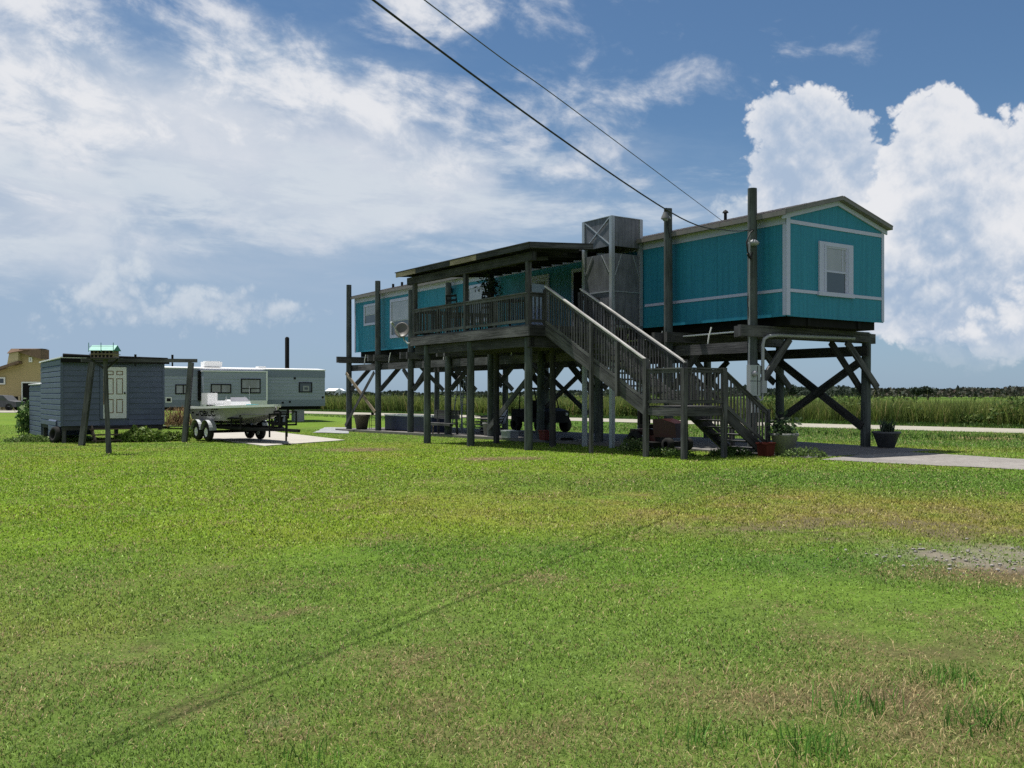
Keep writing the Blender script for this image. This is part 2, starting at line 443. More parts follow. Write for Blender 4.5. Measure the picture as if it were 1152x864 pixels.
def sky():
    w = bpy.data.worlds.new('World'); scene.world = w; w.use_nodes = True
    t = w.node_tree; t.nodes.clear()
    out = t.nodes.new('ShaderNodeOutputWorld'); bg = t.nodes.new('ShaderNodeBackground')
    t.links.new(bg.outputs[0], out.inputs[0]); bg.inputs['Strength'].default_value = .10
    w.cycles.sampling_method = 'MANUAL'; w.cycles.sample_map_resolution = 256
    st = t.nodes.new('ShaderNodeTexSky'); st.sky_type = 'NISHITA'; st.sun_disc = False
    st.sun_elevation = math.asin(sun_to.z); st.sun_rotation = math.atan2(sun_to.x, sun_to.y)
    st.air_density = 1.0; st.dust_density = .6; st.ozone_density = 2.0
    g = tc(t, 'Generated')
    sp = t.nodes.new('ShaderNodeSeparateXYZ'); t.links.new(g, sp.inputs[0])
    x, y, z = (Nd(t, sp.outputs[i]) for i in range(3))
    az = x.f('ARCTAN2', y); el = z.f('ARCSINE')
    def vec(sx, sy, seed, rot=0):
        c = t.nodes.new('ShaderNodeCombineXYZ')
        a_, e_ = az, el
        if rot: a_, e_ = az*math.cos(rot) + el*math.sin(rot), el*math.cos(rot) - az*math.sin(rot)
        L(t, a_*sx, c.inputs[0]); L(t, e_*sy, c.inputs[1]); c.inputs[2].default_value = seed
        return c.outputs[0]
    def pa(u, v):
        a = math.atan((u - 576)/FPX)
        return a, math.atan((HZ - v)/FPX*math.cos(a))
    def field(ells, k=.02):
        r = None
        for u, v, ru, rv, *ro in ells:
            ca, ce = pa(u, v)
            dx, dy = az - ca, el - ce
            if ro:
                c_, s_ = math.cos(math.radians(ro[0])), math.sin(math.radians(ro[0]))
                dx, dy = dx*c_ + dy*s_, dy*c_ - dx*s_
            dx, dy = dx*(FPX/ru), dy*(FPX/rv)
            q = (1 - (dx*dx + dy*dy).f('SQRT'))*(min(ru, rv)/FPX)
            r = q if r is None else r.f('SMOOTH_MAX', q, k)
        return r
    def n2d(sx, sy, seed, detail, rough, rot=0, dist=0.0, off=(0, 0)):
        n = t.nodes.new('ShaderNodeTexNoise'); n.noise_dimensions = '2D'
        n.inputs['Scale'].default_value = 1; n.inputs['Detail'].default_value = detail
        n.inputs['Roughness'].default_value = rough; n.inputs['Distortion'].default_value = dist
        c = t.nodes.new('ShaderNodeCombineXYZ')
        a_, e_ = az + off[0], el + off[1]
        if rot: a_, e_ = a_*math.cos(rot) + e_*math.sin(rot), e_*math.cos(rot) - a_*math.sin(rot)
        L(t, a_*sx + seed*13.7, c.inputs[0]); L(t, e_*sy + seed*7.3, c.inputs[1]); t.links.new(c.outputs[0], n.inputs['Vector'])
        return Nd(t, n.outputs['Fac'])
    def puff(seed, sc, off=(0, 0)):
        r = None
        for k, w_ in ((1, .50), (2.15, .27), (4.6, .15), (9.7, .09)):
            n = ((n2d(sc*k, sc*k, seed + k, 1, .4, .3*k, 0, off) - .5)*3.6).f('ABSOLUTE')*w_
            r = n if r is None else r + n
        return r - .36
    # clear air: a paler, greyer band low down
    base = mixc(t, 1.0, st.outputs[0], SKY_TINT, 'MULTIPLY')
    base = mixc(t, (1 - el.smooth(.0, .30))*.62, base, SKY_LOW)
    c = base
    # broad veil of grey-blue stratus on the left
    veil = field([(110, 300, 540, 160, 4), (420, 235, 300, 60, 2), (60, 130, 330, 90, 14), (-160, 220, 260, 200), (560, 320, 160, 80)], .05)
    vn = n2d(3.2, 11, 2.1, 6, .62, -.10)
    va = (veil + (vn - .5)*.16).smooth(-.04, .09)
    c = mixc(t, va*.80, c, VEIL)
    sn = n2d(4, 9, 33.1, 6, .58, -.12, .3)
    sheet_ = field([(190, 150, 300, 80, -6), (430, 215, 270, 46, 2), (90, 235, 220, 60), (60, 60, 110, 40, -16), (330, 105, 150, 40, -10)], .04)
    c = mixc(t, (sheet_ + (sn - .5)*.16).smooth(-.02, .07)*.72, c, mixc(t, sn.smooth(.33, .60), CL_GREY, CL_WHITE))
    # pale upper streaks
    hi = field([(120, 60, 130, 40, -14), (270, 85, 170, 46, -12), (400, 120, 130, 40, -10), (90, 160, 190, 60, -8), (300, 165, 160, 34, -4), (470, 185, 120, 22, -4), (60, 15, 90, 18, -30), (500, 8, 90, 26, 5), (20, 100, 120, 50), (225, 10, 60, 20, -20), (690, 105, 60, 14, 6), (600, 112, 60, 16)], .03)
    hn = n2d(6, 12, 2.1, 8, .60, -.18, .3)
    hn2 = n2d(15, 25, 8.2, 8, .62, -.18, .25)
    ha = (hi + (hn - .5)*.20 + (hn2 - .5)*.10).smooth(-.03, .055)
    c = mixc(t, ha*.93, c, mixc(t, (hn2*.6 + hn*.5).smooth(.40, .66), CL_GREY, CL_WHITE))
    mid = field([(120, 218, 330, 40, 2), (400, 222, 300, 38, 2), (640, 232, 120, 22, 3), (0, 235, 80, 66), (330, 262, 260, 20, 2), (200, 190, 260, 30)], .03)
    mn = n2d(7, 30, 9.7, 7, .62, -.05, .2)
    ma = (mid + (mn - .5)*.14).smooth(-.01, .045)
    c = mixc(t, ma*.88, c, mixc(t, mn.smooth(.33, .62), CL_GREY, CL_WHITE2))
    low = field([(300, 300, 330, 22, 2), (560, 305, 220, 24, 0), (600, 350, 200, 20, 0), (250, 250, 300, 14, 1)], .02)
    ln = n2d(5, 34, 12.7, 6, .6, -.03)
    c = mixc(t, (low + (ln - .5)*.10).smooth(-.01, .05)*.5, c, CL_GREY)
    # small cumulus, low left
    pf = puff(7.7, 27); pu = puff(7.7, 27, (.004, .011))
    relief = (pf - pu)*.42 + (n2d(10.5, 10.5, 27.7, 4, .5) - .5)*1.5 + pf*.15
    def cumulus(c, ells, seed, sc, amp, soft, rimw, white, core, op, k=.015, fade=None, base_lit=.22):
        fl = field(ells, k)
        d = fl + pf*amp
        al = d.smooth(0, soft)*op
        if fade: al = al*el.smooth(pa(576, fade[0])[1], pa(576, fade[1])[1])
        rim = (d.f('MAXIMUM', 0)*(-1/rimw)).f('EXPONENT')
        lit = (rim*.62 + relief + base_lit).smooth(-.05, .95)
        return mixc(t, al, c, mixc(t, lit, core, white))
    c = cumulus(c, [(127, 250, 22, 15), (120, 288, 22, 22), (140, 306, 34, 22), (160, 296, 16, 12), (200, 352, 150, 20, 3), (235, 345, 80, 26), (305, 352, 52, 18, 4), (120, 335, 56, 26)], 3.3, 30, .026, .022, .02, CL_WHITE2, CL_GREY2, .9, .012, None, .30)
    # the tall towers on the right, three depths
    c = cumulus(c, [(830, 240, 34, 26), (905, 300, 90, 70), (960, 250, 70, 60)], 15.7, 26, .028, .022, .03, CL_WHITE2, CL_BLUE2, .9, .012, (435, 360))
    c = cumulus(c, [(876, 134, 40, 34), (910, 140, 48, 40), (940, 160, 44, 40), (890, 195, 50, 56), (965, 200, 44, 42), (950, 275, 100, 60)], 7.7, 27, .018, .007, .030, CL_WHITE, CL_BLUE, .97, .010, (440, 365), .12)
    c = cumulus(c, [(1055, 140, 44, 38), (1045, 195, 56, 54), (1105, 180, 46, 46), (1130, 225, 70, 72), (1160, 160, 30, 40), (1060, 290, 120, 90), (1150, 300, 90, 100)], 11.1, 25, .019, .007, .055, CL_WHITE, CL_BLUE, .97, .010, (440, 365), .34)
    c = cumulus(c, [(1058, 262, 56, 46), (1030, 330, 100, 50), (1100, 335, 90, 76)], 21.3, 26, .020, .008, .018, CL_WHITE, CL_BLUE2, .92, .012, (435, 360), .10)
    c = cumulus(c, [(985, 340, 70, 18), (1020, 318, 36, 12), (900, 335, 50, 24)], 31.3, 30, .024, .03, .03, CL_WHITE2, CL_GREY2, .7, .015)
    c = cumulus(c, [(1140, 352, 40, 18), (1170, 335, 34, 28), (1090, 376, 44, 10)], 41.3, 34, .020, .015, .03, CL_WHITE, CL_GREY2, .9, .012)
    # added bright cloud behind the viewpoint, unseen, to lift light on shaded walls
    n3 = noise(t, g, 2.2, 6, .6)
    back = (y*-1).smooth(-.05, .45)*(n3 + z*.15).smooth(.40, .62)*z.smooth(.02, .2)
    c = mixc(t, back, c, CL_FILL)
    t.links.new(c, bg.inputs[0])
k_ = 10.0/1.5
def cl(r, g, b): return (r*k_, g*k_, b*k_)
SKY_TINT = (.385, .49, .56)
SKY_LOW = cl(.33, .46, .65)
VEIL = cl(.34, .45, .60)
CL_WHITE, CL_GREY = cl(.80, .81, .84), cl(.42, .51, .64)
CL_WHITE2, CL_GREY2 = cl(.62, .68, .75), cl(.36, .46, .60)
CL_BLUE, CL_BLUE2 = cl(.40, .50, .65), cl(.35, .46, .62)
CL_FILL = cl(.62, .64, .68)  # radiance of the added out-of-view fill cloud
sky()

# ------------------------------------------------------------------ ground
def ell(x, y, cx, cy, rx, ry, ang=0, soft=.5):
    c, s = math.cos(math.radians(ang)), math.sin(math.radians(ang))
    dx, dy = x - cx, y - cy
    q = np.sqrt(((dx*c + dy*s)/rx)**2 + ((dy*c - dx*s)/ry)**2)
    return 1 - sstep(q, 1 - soft, 1 + soft)
SOIL_E = [(5.5, 9.05, 1.75, .85, -10)]
def fields(x, y):
    n1, n2, n3 = fbm(x*.35, y*.35, 1), fbm(x*1.7, y*1.7, 2), fbm(x*6, y*6, 3, 3)
    nn = n1*.5 + n2*.5
    yel = np.clip(ell(x, y, 3.9, 12.8, 5.4, 2.7, -14, .6)*(.35 + 2.6*(nn - .36)), 0, .95)
    yel = np.maximum(yel, np.clip(ell(x, y, -1.2, 15.5, 4, 3, 0, .7)*(.55*(nn - .2)), 0, 1))
    yel = np.maximum(yel, np.clip((n1 - .56)*1.3, 0, .35))
    straw = np.clip(ell(x, y, 5.0, 8.15, 1.6, .55, -8, .5)*(.4 + n2), 0, 1)
    straw = np.maximum(straw, np.clip(ell(x, y, 2.15, 4.55, 1.25, 1.0, 0, .6)*(1.9*(n2 - .2)), 0, 1))
    straw = np.maximum(straw, np.clip(ell(x, y, 2.7, 5.9, .8, .5, 0, .6)*(1.9*(n2 - .28)), 0, 1))
    straw = np.maximum(straw, np.clip(ell(x, y, .6, 4.3, .9, .5, 0, .6)*(1.8*(n2 - .28)), 0, 1))
    straw = np.maximum(straw, np.clip(ell(x, y, -1.9, 5.0, 1.9, 1.2, 10, .6)*(1.15*(n2 - .34)), 0, .6))
    straw = np.maximum(straw, np.clip(ell(x, y, -3.6, 7.5, 2.5, 1.2, 0, .6)*(1.0*(n2 - .34)), 0, .5))
    straw = np.maximum(straw, np.clip((n2*.55 + n3*.45 - .57 + .07*(1 - sstep(y, 4.5, 9)))*3.2, 0, .75))
    thin = np.clip(ell(x, y, 4.2, 11.0, 2.2, 1.1, -12, .6)*(4.5*(n2*.6 + n3*.4 - .36)), 0, .9)
    thin = np.maximum(thin, np.clip(ell(x, y, 6.6, 12.5, 2.6, .9, -8, .6)*(1.6*(n2 - .25)), 0, 1))
    soil = np.clip(sum(ell(x, y, a, b, c, d, e, .35) for a, b, c, d, e in SOIL_E)*(3.0*(n2*.55 + n3*.45 - .27)), 0, .92)
    soil = np.maximum(soil, .5*np.clip(ell(x, y, -1.48, 4.42, .40, .04, 22, .8)*(2.4*(n3 - .3)), 0, 1))
    for u, v, ru, rv in ((408, 506, 42, 2.2), (548, 516.5, 30, 2), (590, 516, 26, 1.6), (1105, 494, 30, 1.6)):
        cx, cy = G(u, v); d2 = G(u, v + rv)[1]
        straw = np.maximum(straw, ell(x, y, cx, cy, ru/FPX*cy, abs(cy - d2), 0, .6)*np.clip(.5 + n2, 0, 1))
    lush = np.clip(ell(x, y, -5, 20, 11, 12, 0, .7)*.75 + (n1 - .4)*1.2, 0, 1)
    dark = np.clip(ell(x, y, 0, 9.2, 5, 1.6, 0, .7)*.5 + (fbm(x*.8, y*.8, 9) - .5)*1.3, 0, 1)
    dark = np.maximum(dark, .75*ell(x, y, 5, 17, 7, 3.2, 0, .6))
    dark = np.maximum(dark, .95*sstep(HF.local(x, y)[0], 5.5, 8)*np.clip(.45 + n2, 0, 1))
    return yel, straw, thin, soil, lush, dark
C_G, C_LUSH, C_DARK = np.array((.134, .226, .027)), np.array((.168, .262, .016)), np.array((.064, .142, .024))
C_YEL, C_STRAW, C_SOIL, C_THIN = np.array((.26, .215, .055)), np.array((.29, .225, .115)), np.array((.165, .145, .125)), np.array((.10, .085, .052))
def lerp(a, b, f): return a + (b - a)*f[:, None]
def lawn_col(x, y):
    yel, straw, thin, soil, lush, dark = fields(x, y)
    c = np.tile(C_G, (len(x), 1))
    c = lerp(c, np.array((.115, .180, .040)), .6*(1 - sstep(y, 5.5, 10.5))*np.clip(.45 + fbm(x*.9, y*.9, 15), 0, 1))
    c = lerp(c, C_LUSH, lush*sstep(y, 6, 12)); c = lerp(c, C_DARK, dark*.75); c = lerp(c, C_YEL, yel*.85)
    return c, straw, thin, soil

def axis(lims):
    a = []
    for lo, hi, st in lims: a += list(np.arange(lo, hi, st))
    return np.array(a + [lims[-1][1]])
def ground():
    xs = axis([(-3000, -400, 650), (-400, -60, 40), (-60, -24, 2.4), (-24, -9, .6), (-9, 9, .16), (9, 26, .6), (26, 60, 2.4), (60, 400, 40), (400, 3000, 650)])
    ys = axis([(-300, -20, 40), (-20, 2, 2), (2, 16, .16), (16, 44, .5), (44, 90, 2.4), (90, 400, 30), (400, 4000, 600)])
    X, Y = np.meshgrid(xs, ys); x, y = X.ravel(), Y.ravel()
    z = gz(x, y) - .0 + (fbm(x*.9, y*.9, 5, 3) - .5)*.035*sstep(-np.hypot(x, y - 4), -40, -20)
    nx, ny = len(xs), len(ys)
    i = np.arange(nx*ny).reshape(ny, nx)
    q = np.stack([i[:-1, :-1], i[:-1, 1:], i[1:, 1:], i[1:, :-1]], -1).reshape(-1, 4)
    c, straw, thin, soil = lawn_col(x, y)
    n3 = fbm(x*9, y*9, 12, 3)
    c = lerp(c*.72, np.array((.085, .068, .038)), straw); c = lerp(c, C_THIN, thin); c = lerp(c, C_SOIL, soil)
    c = c*(.8 + .4*n3[:, None])
    me = bpy.data.meshes.new('ground')
    me.vertices.add(len(x)); me.vertices.foreach_set('co', np.stack([x, y, z], 1).astype(np.float32).ravel())
    me.loops.add(q.size); me.loops.foreach_set('vertex_index', q.ravel().astype(np.int32))
    me.polygons.add(len(q)); me.polygons.foreach_set('loop_start', (np.arange(len(q))*4).astype(np.int32))
    me.update(calc_edges=True)
    at = me.attributes.new('Col', 'FLOAT_COLOR', 'POINT'); r4 = np.ones((len(x), 4), np.float32); r4[:, :3] = c
    at.data.foreach_set('color', r4.ravel())
    me.polygons.foreach_set('use_smooth', [True]*len(q))
    m, t, p = newmat('lawn_soil')
    a = t.nodes.new('ShaderNodeAttribute'); a.attribute_name = 'Col'
    o = tc(t, 'Object')
    n = noise(t, o, 45, 4, .7); nb = noise(t, o, 7, 5, .65)
    cc = mixc(t, 1.0, a.outputs['Color'], mixc(t, (n*.6 + nb*.4).smooth(.3, .7), (.55, .55, .5), (1.35, 1.35, 1.3)), 'MULTIPLY')
    t.links.new(cc, p.inputs['Base Color']); p.inputs['Roughness'].default_value = .95; p.inputs['Specular IOR Level'].default_value = .1
    bump(t, p, n, .8, .02)
    me.materials.append(m)
    ob = bpy.data.objects.new('ground', me); COL.objects.link(ob); props(ob, 'mown green lawn with yellow dry patches', None, None, 'structure')
ground()

def inpoly(x, y, poly):
    r = np.zeros(len(x), bool); n = len(poly)
    for i in range(n):
        (x1, y1), (x2, y2) = poly[i], poly[(i + 1) % n]
        k = ((y1 > y) != (y2 > y)) & (x < (x2 - x1)*(y - y1)/((y2 - y1) + 1e-12) + x1)
        r ^= k
    return r
def sheet(name, quad, nu, nv, mat, off, label, rag=0.0, thick=0.0):
    """ground sheet inside a 4-corner outline, draped on the ground, with a ragged edge"""
    q = [np.array(p, float) for p in quad]
    mb = MB(); P = {}
    for i in range(nu + 1):
        for j in range(nv + 1):
            s, t_ = i/nu, j/nv
            p = q[0]*(1-s)*(1-t_) + q[1]*s*(1-t_) + q[2]*s*t_ + q[3]*(1-s)*t_
            if rag and (i in (0, nu) or j in (0, nv)):
                k = (vnoise(np.array([p[0]*1.3]), np.array([p[1]*1.3]), 31)[0] - .5)*2*rag
                ce = sum(q)/4; p = p + (ce - p)/max(.01, np.linalg.norm(ce - p))*k
            P[i, j] = (p[0], p[1], float(gz(p[0], p[1])) + off)
    for i in range(nu):
        for j in range(nv):
            mb.poly([P[i, j], P[i+1, j], P[i+1, j+1], P[i, j+1]])
    if thick:
        ring = [(i, 0) for i in range(nu)] + [(nu, j) for j in range(nv)] + [(i, nv) for i in range(nu, 0, -1)] + [(0, j) for j in range(nv, 0, -1)]
        for k in range(len(ring)):
            a, b = P[ring[k]], P[ring[(k + 1) % len(ring)]]
            mb.poly([(a[0], a[1], a[2] - thick), (b[0], b[1], b[2] - thick), b, a])
    me = mb.mesh(name); mats(me, mat)
    o = bpy.data.objects.new(name, me); COL.objects.link(o)
    return props(o, label, None, None, 'structure')
def m_gravel(name, lo, hi, sc=38):
    m, t, p = newmat(name)
    o = tc(t, 'Object'); n = noise(t, o, sc, 4, .7); n2 = noise(t, o, .6, 4, .6); n3 = noise(t, o, 5, 4, .6)
    c = mixc(t, (n*.55 + n3*.3 + n2*.25).smooth(.35, .75), lo, hi)
    t.links.new(c, p.inputs['Base Color']); p.inputs['Roughness'].default_value = .95; p.inputs['Specular IOR Level'].default_value = .1
    bump(t, p, n, .8, .02)
    return m
MT['gravel'] = m_gravel('pale_gravel', (.12, .112, .105), (.29, .275, .26))
MT['shell'] = m_gravel('shell_road', (.21, .20, .165), (.33, .315, .27), 12)
MT['pebble'] = m_gravel('brown_pebble', (.16, .15, .135), (.42, .40, .37), 60)
MT['rock'] = m_gravel('grey_rock', (.15, .16, .17), (.34, .35, .36), 16)
road_d = np.array((-.70, .714)); road_n = np.array((.714, .70)); road_c = np.array((14.56, 47.2))
rq = [road_c + road_d*t_ + road_n*s_ for t_, s_ in ((-60, -2.6), (170, -2.6), (170, 2.6), (-60, 2.6))]
sheet('road', rq, 90, 2, 'shell', .02, 'pale shell road running past the marsh', .25)
DRIVE = [G(925, 517.5), G(1420, 543), G(1420, 533), G(1000, 507.5)]
sheet('driveway', DRIVE, 40, 6, 'gravel', .012, 'pale gravel driveway leading off to the right', .16)
PAD = [G(203, 489), G(298, 502.3), G(388, 495.6), G(300, 484)]
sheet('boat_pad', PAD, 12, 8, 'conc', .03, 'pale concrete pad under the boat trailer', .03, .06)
sheet('far_pad', [G(-120, 464.5), G(22, 464.5), G(22, 461.5), G(-120, 461.5)], 8, 2, 'shell', .03, 'pale strip of driveway before the tan house', .3)
ROCKP = [G(352, 487), G(392, 488), G(392, 480.5), G(366, 480)]
sheet('gravel_patch', ROCKP, 8, 6, 'rock', .03, 'grey gravel patch at the far end of the stilt house', .3)
def slab():
    mb = MB(); A = np.linspace(-1.2, 27.4, 40); P = []
    def ztop(a): return gH(-.5, a) + .02 + .085*float(sstep(np.array(a), -1, 6))
    for a in A: P.append([(b, a, ztop(a)) for b in (-.62, 1.2, 3.2, 5.05)])
    for i in range(len(A) - 1):
        for j in range(3): mb.poly([P[i][j], P[i][j+1], P[i+1][j+1], P[i+1][j]])
        for j, rev in ((0, 0), (3, 1)):
            p, q = P[i][j], P[i+1][j]
            f = [(p[0], p[1], p[2] - .3), p, q, (q[0], q[1], q[2] - .3)]
            mb.poly(f[::-1] if rev else f)
    for i in (0, len(A) - 1):
        for j in range(3):
            p, q = P[i][j], P[i][j+1]
            mb.poly([p, (p[0], p[1], p[2] - .3), (q[0], q[1], q[2] - .3), q])
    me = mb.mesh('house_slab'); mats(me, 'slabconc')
    o = bpy.data.objects.new('house_slab', me); COL.objects.link(o)
    o.location = HF.world((0, 0, 0)); o.rotation_euler = (0, 0, HF.ang)
    props(o, 'long concrete slab under the stilt house', None, None, 'structure')
    return ztop
zslab = slab()
SLABP = [HF.world((b, a, 0))[:2] for b, a in ((-.62, -1.2), (5.05, -1.2), (5.05, 27.4), (-.62, 27.4))]

# ------------------------------------------------------------------ mown grass, one object
def lawn():
    n = N_LAWN
    D = (rng.uniform(3.4**.42, 48**.42, n))**(1/.42)
    x = rng.uniform(-.66, .66, n)*D; y = D
    c, straw, thin, soil = lawn_col(x, y)
    keep = rng.random(n) > np.clip(soil*1.05 + thin*.60 + straw*.3, 0, .97)
    keep &= np.abs((x - road_c[0])*road_n[0] + (y - road_c[1])*road_n[1]) > 2.75
    for poly in (SLABP, DRIVE, PAD, ROCKP): keep &= ~inpoly(x, y, poly)
    a_, b_ = HF.local(x, y)[1], HF.local(x, y)[0]
    x, y, D, c, straw = x[keep], y[keep], D[keep], c[keep], straw[keep]; n = len(x)
    pick = rng.random(n)
    isdry = pick < straw*.9 + .07
    c = np.where(isdry[:, None], C_STRAW*rng.uniform(.7, 1.35, (n, 1)), c*rng.uniform(.22, 1.62, (n, 1)))
    pale = rng.random(n) < .20
    c = np.where(pale[:, None], c*1.2 + np.array((.12, .135, .06)), c)
    sc = np.clip(D/4.5, .85, 4.4)
    w = .0046*sc**.9*rng.uniform(.7, 1.4, n)
    h = rng.uniform(.013, .036, n)*np.clip(D/10, .85, 1.3)
    lb, la = HF.local(x, y)
    rough = (sstep(lb, 5.5, 7.5)*(1 - sstep(np.abs((x - road_c[0])*road_n[0] + (y - road_c[1])*road_n[1]), 26, 30)))
    h = h*(1 + rough*1.3)
    lean = np.where(isdry, rng.uniform(.6, 1.5, n), rng.uniform(.3, 1.5, n))
    z = gz(x, y)
    me = blades('lawn_grass', np.stack([x, y, z], 1), h, w, lean, rng.uniform(0, 6.28, n), np.clip(c, 0, 1), 'grass', np.clip(c*1.25, 0, 1))
    o = link(me, 'lawn_grass'); props(o, 'short mown lawn grass', None, None, 'stuff')
    # longer stalks and tufts, bottom right, and rough grass toward the road
    P, H, Wd, C, Ln = [], [], [], [], []
    for k in range(620):
        a = rng.normal(2.2, .7); b = rng.normal(4.7, .65)
        P.append((a, b, float(gz(a, b)))); H.append(rng.uniform(.04, .14)); Wd.append(rng.uniform(.0025, .0045)); Ln.append(rng.uniform(.9, 1.68)); C.append(C_STRAW*rng.uniform(.9, 1.8))
    for cx, cy, m, hh in ((2.62, 4.1, 420, .17), (2.25, 4.5, 120, .14), (1.75, 4.7, 110, .16), (1.35, 4.15, 120, .15), (2.45, 5.2, 140, .10), (.85, 4.3, 70, .12), (2.9, 4.6, 160, .14), (-.9, 4.1, 60, .10)):
        for k in range(m):
            a, b = rng.normal(cx, .11), rng.normal(cy, .09)
            P.append((a, b, float(gz(a, b)))); H.append(rng.uniform(.4, 1)*hh); Wd.append(rng.uniform(.004, .008)); Ln.append(rng.uniform(.1, .8)); C.append(C_DARK*rng.uniform(.7, 2.6))
    P, H, Wd, C, Ln = map(np.array, (P, H, Wd, C, Ln)); m = len(P)
    me = blades('long_grass', P, H, Wd, Ln, rng.uniform(0, 6.28, m), np.clip(C, 0, 1), 'grass')
    o = link(me, 'long_grass'); props(o, 'long straw stalks and rough tufts', None, None, 'stuff')
    # clover and small broad weeds in the near turf
    m = 26000; D = (rng.uniform(3.4**.6, 14**.6, m))**(1/.6); x = rng.uniform(-.66, .66, m)*D
    k = fbm(x*2.2, D*2.2, 81) > .5
    x, D = x[k], D[k]; m = len(x); c_, st_, th_, so_ = lawn_col(x, D)
    me = leaves('clover', np.stack([x, D, gz(x, D) + rng.uniform(.008, .03, m)], 1), rng.uniform(.007, .016, m)*np.clip(D/6, .8, 1.6), np.clip(c_*rng.uniform(.6, 1.5, (m, 1)) + np.array((.02, .035, .015)), 0, 1), 'grass', 1.2, 1.2)
    o = link(me, 'clover'); props(o, 'clover and small weeds in the lawn', None, None, 'stuff')
    # loose stones on the bare patch
    mb = MB()
    for k in range(520):
        a, b = rng.normal(5.1, .95), rng.normal(9.05, .42); r = rng.uniform(.004, .016)*R.choice((.5, .6, .8, 1.2))
        mb.ball((a, b, float(gz(a, b)) + .01), (r*1.3, r, r*.7), 6, 4)
    solo(mb, 'loose_stones', 'pebble', None, None, (0, 0, 0), WF, None, 'stuff')
N_LAWN = 640000
lawn()

# ------------------------------------------------------------------ marsh reeds beyond the road
def marsh():
    n = 150000
    t_ = rng.uniform(-42, 120, n); s_ = 4.6 + rng.exponential(5.5, n)
    s_ = s_ + (fbm(t_*.25, t_*0, 21) - .5)*2.4
    x = road_c[0] + road_d[0]*t_ + road_n[0]*s_; y = road_c[1] + road_d[1]*t_ + road_n[1]*s_
    k = (s_ < 60) & (np.abs(x/y) < .75)
    x, y, s_, t_ = x[k], y[k], s_[k], t_[k]; n = len(x)
    cl1, cl2 = fbm(x*.22, y*.22, 41), fbm(x*.7, y*.7, 42)
    h = (.82 + .85*cl1 + .35*(cl2 - .5))*rng.uniform(.6, 1.14, n)*np.clip(.55 + s_/9, .6, 1)
    h = np.where(rng.random(n) < .035, np.minimum(h*1.3, 1.95), np.minimum(h, 1.58))
    drk = np.clip((cl2*.65 + cl1*.35 - .46)*6, 0, 1)
    c = mixcol([(.125, .175, .036), (.17, .205, .05), (.08, .13, .028), (.26, .22, .10)], [4, 4, 4, 1], n, .35)
    c = lerp(c, np.array((.035, .070, .020)), drk*.85*rng.random(n)**.6)
    tip = np.clip(c*1.2 + np.array((.09, .075, .03))*rng.random((n, 1)), 0, 1)
    w = rng.uniform(.025, .06, n)*np.clip(y/55, .8, 1.7)
    me = blades('marsh_grass', np.stack([x, y, np.zeros(n)], 1), h, w, rng.uniform(.05, .55, n), rng.uniform(0, 6.28, n), c, 'reed', tip)
    o = link(me, 'marsh_grass'); props(o, 'tall green and straw marsh reeds beyond the road', None, None, 'stuff')
    # leafy dark scrub standing in the front of the reeds
    m = 80000; t_ = rng.uniform(-42, 110, m); s_ = 4.9 + rng.exponential(2.2, m)
    x = road_c[0] + road_d[0]*t_ + road_n[0]*s_; y = road_c[1] + road_d[1]*t_ + road_n[1]*s_
    f = fbm(t_*.33, s_*.12, 91)
    k = (f > .44) & (np.abs(x/y) < .75); x, y, f = x[k], y[k], f[k]; n = len(x)
    z = rng.random(n)**.8*np.clip((f - .42)*8, .4, 1)*1.46
    me = leaves('marsh_scrub', np.stack([x, y, z], 1), rng.uniform(.05, .13, n), mixcol([(.045, .09, .02), (.07, .12, .028), (.125, .17, .045), (.17, .19, .06)], [3, 3, 3, 1], n, .35), 'reed', 2.2, .5)
    o = link(me, 'marsh_scrub'); props(o, 'dark green leafy scrub at the front of the marsh', None, None, 'stuff')
    # ditch-side grass between the yard and the road, and the verge behind the road
    m = 60000
    t_ = rng.uniform(-42, 110, m); s_ = np.where(rng.random(m) < .45, rng.uniform(2.7, 5.0, m), rng.uniform(-11, -2.8, m))
    x = road_c[0] + road_d[0]*t_ + road_n[0]*s_; y = road_c[1] + road_d[1]*t_ + road_n[1]*s_
    lb, la = HF.local(x, y)
    k = (lb > 6.2) & (np.abs(x/y) < .75) & ~inpoly(x, y, DRIVE)
    x, y, s_ = x[k], y[k], s_[k]; n = len(x)
    nz = fbm(x*.35, y*.35, 51)
    h = np.where(s_ > 0, rng.uniform(.06, .26, n), rng.uniform(.04, .20, n)*np.clip((nz - .3)*3.5, .35, 1.5)*np.clip((-s_ - 2.2)/6, .25, 1.1))
    c = mixcol([(.055, .115, .02), (.038, .08, .016), (.09, .14, .03)], [3, 3, 1], n, .3)
    me = blades('verge_grass', np.stack([x, y, gz(x, y)], 1), h, rng.uniform(.02, .045, n), rng.uniform(.1, .8, n), rng.uniform(0, 6.28, n), c, 'grass')
    o = link(me, 'verge_grass'); props(o, 'rough dark grass along the road', None, None, 'stuff')
marsh()

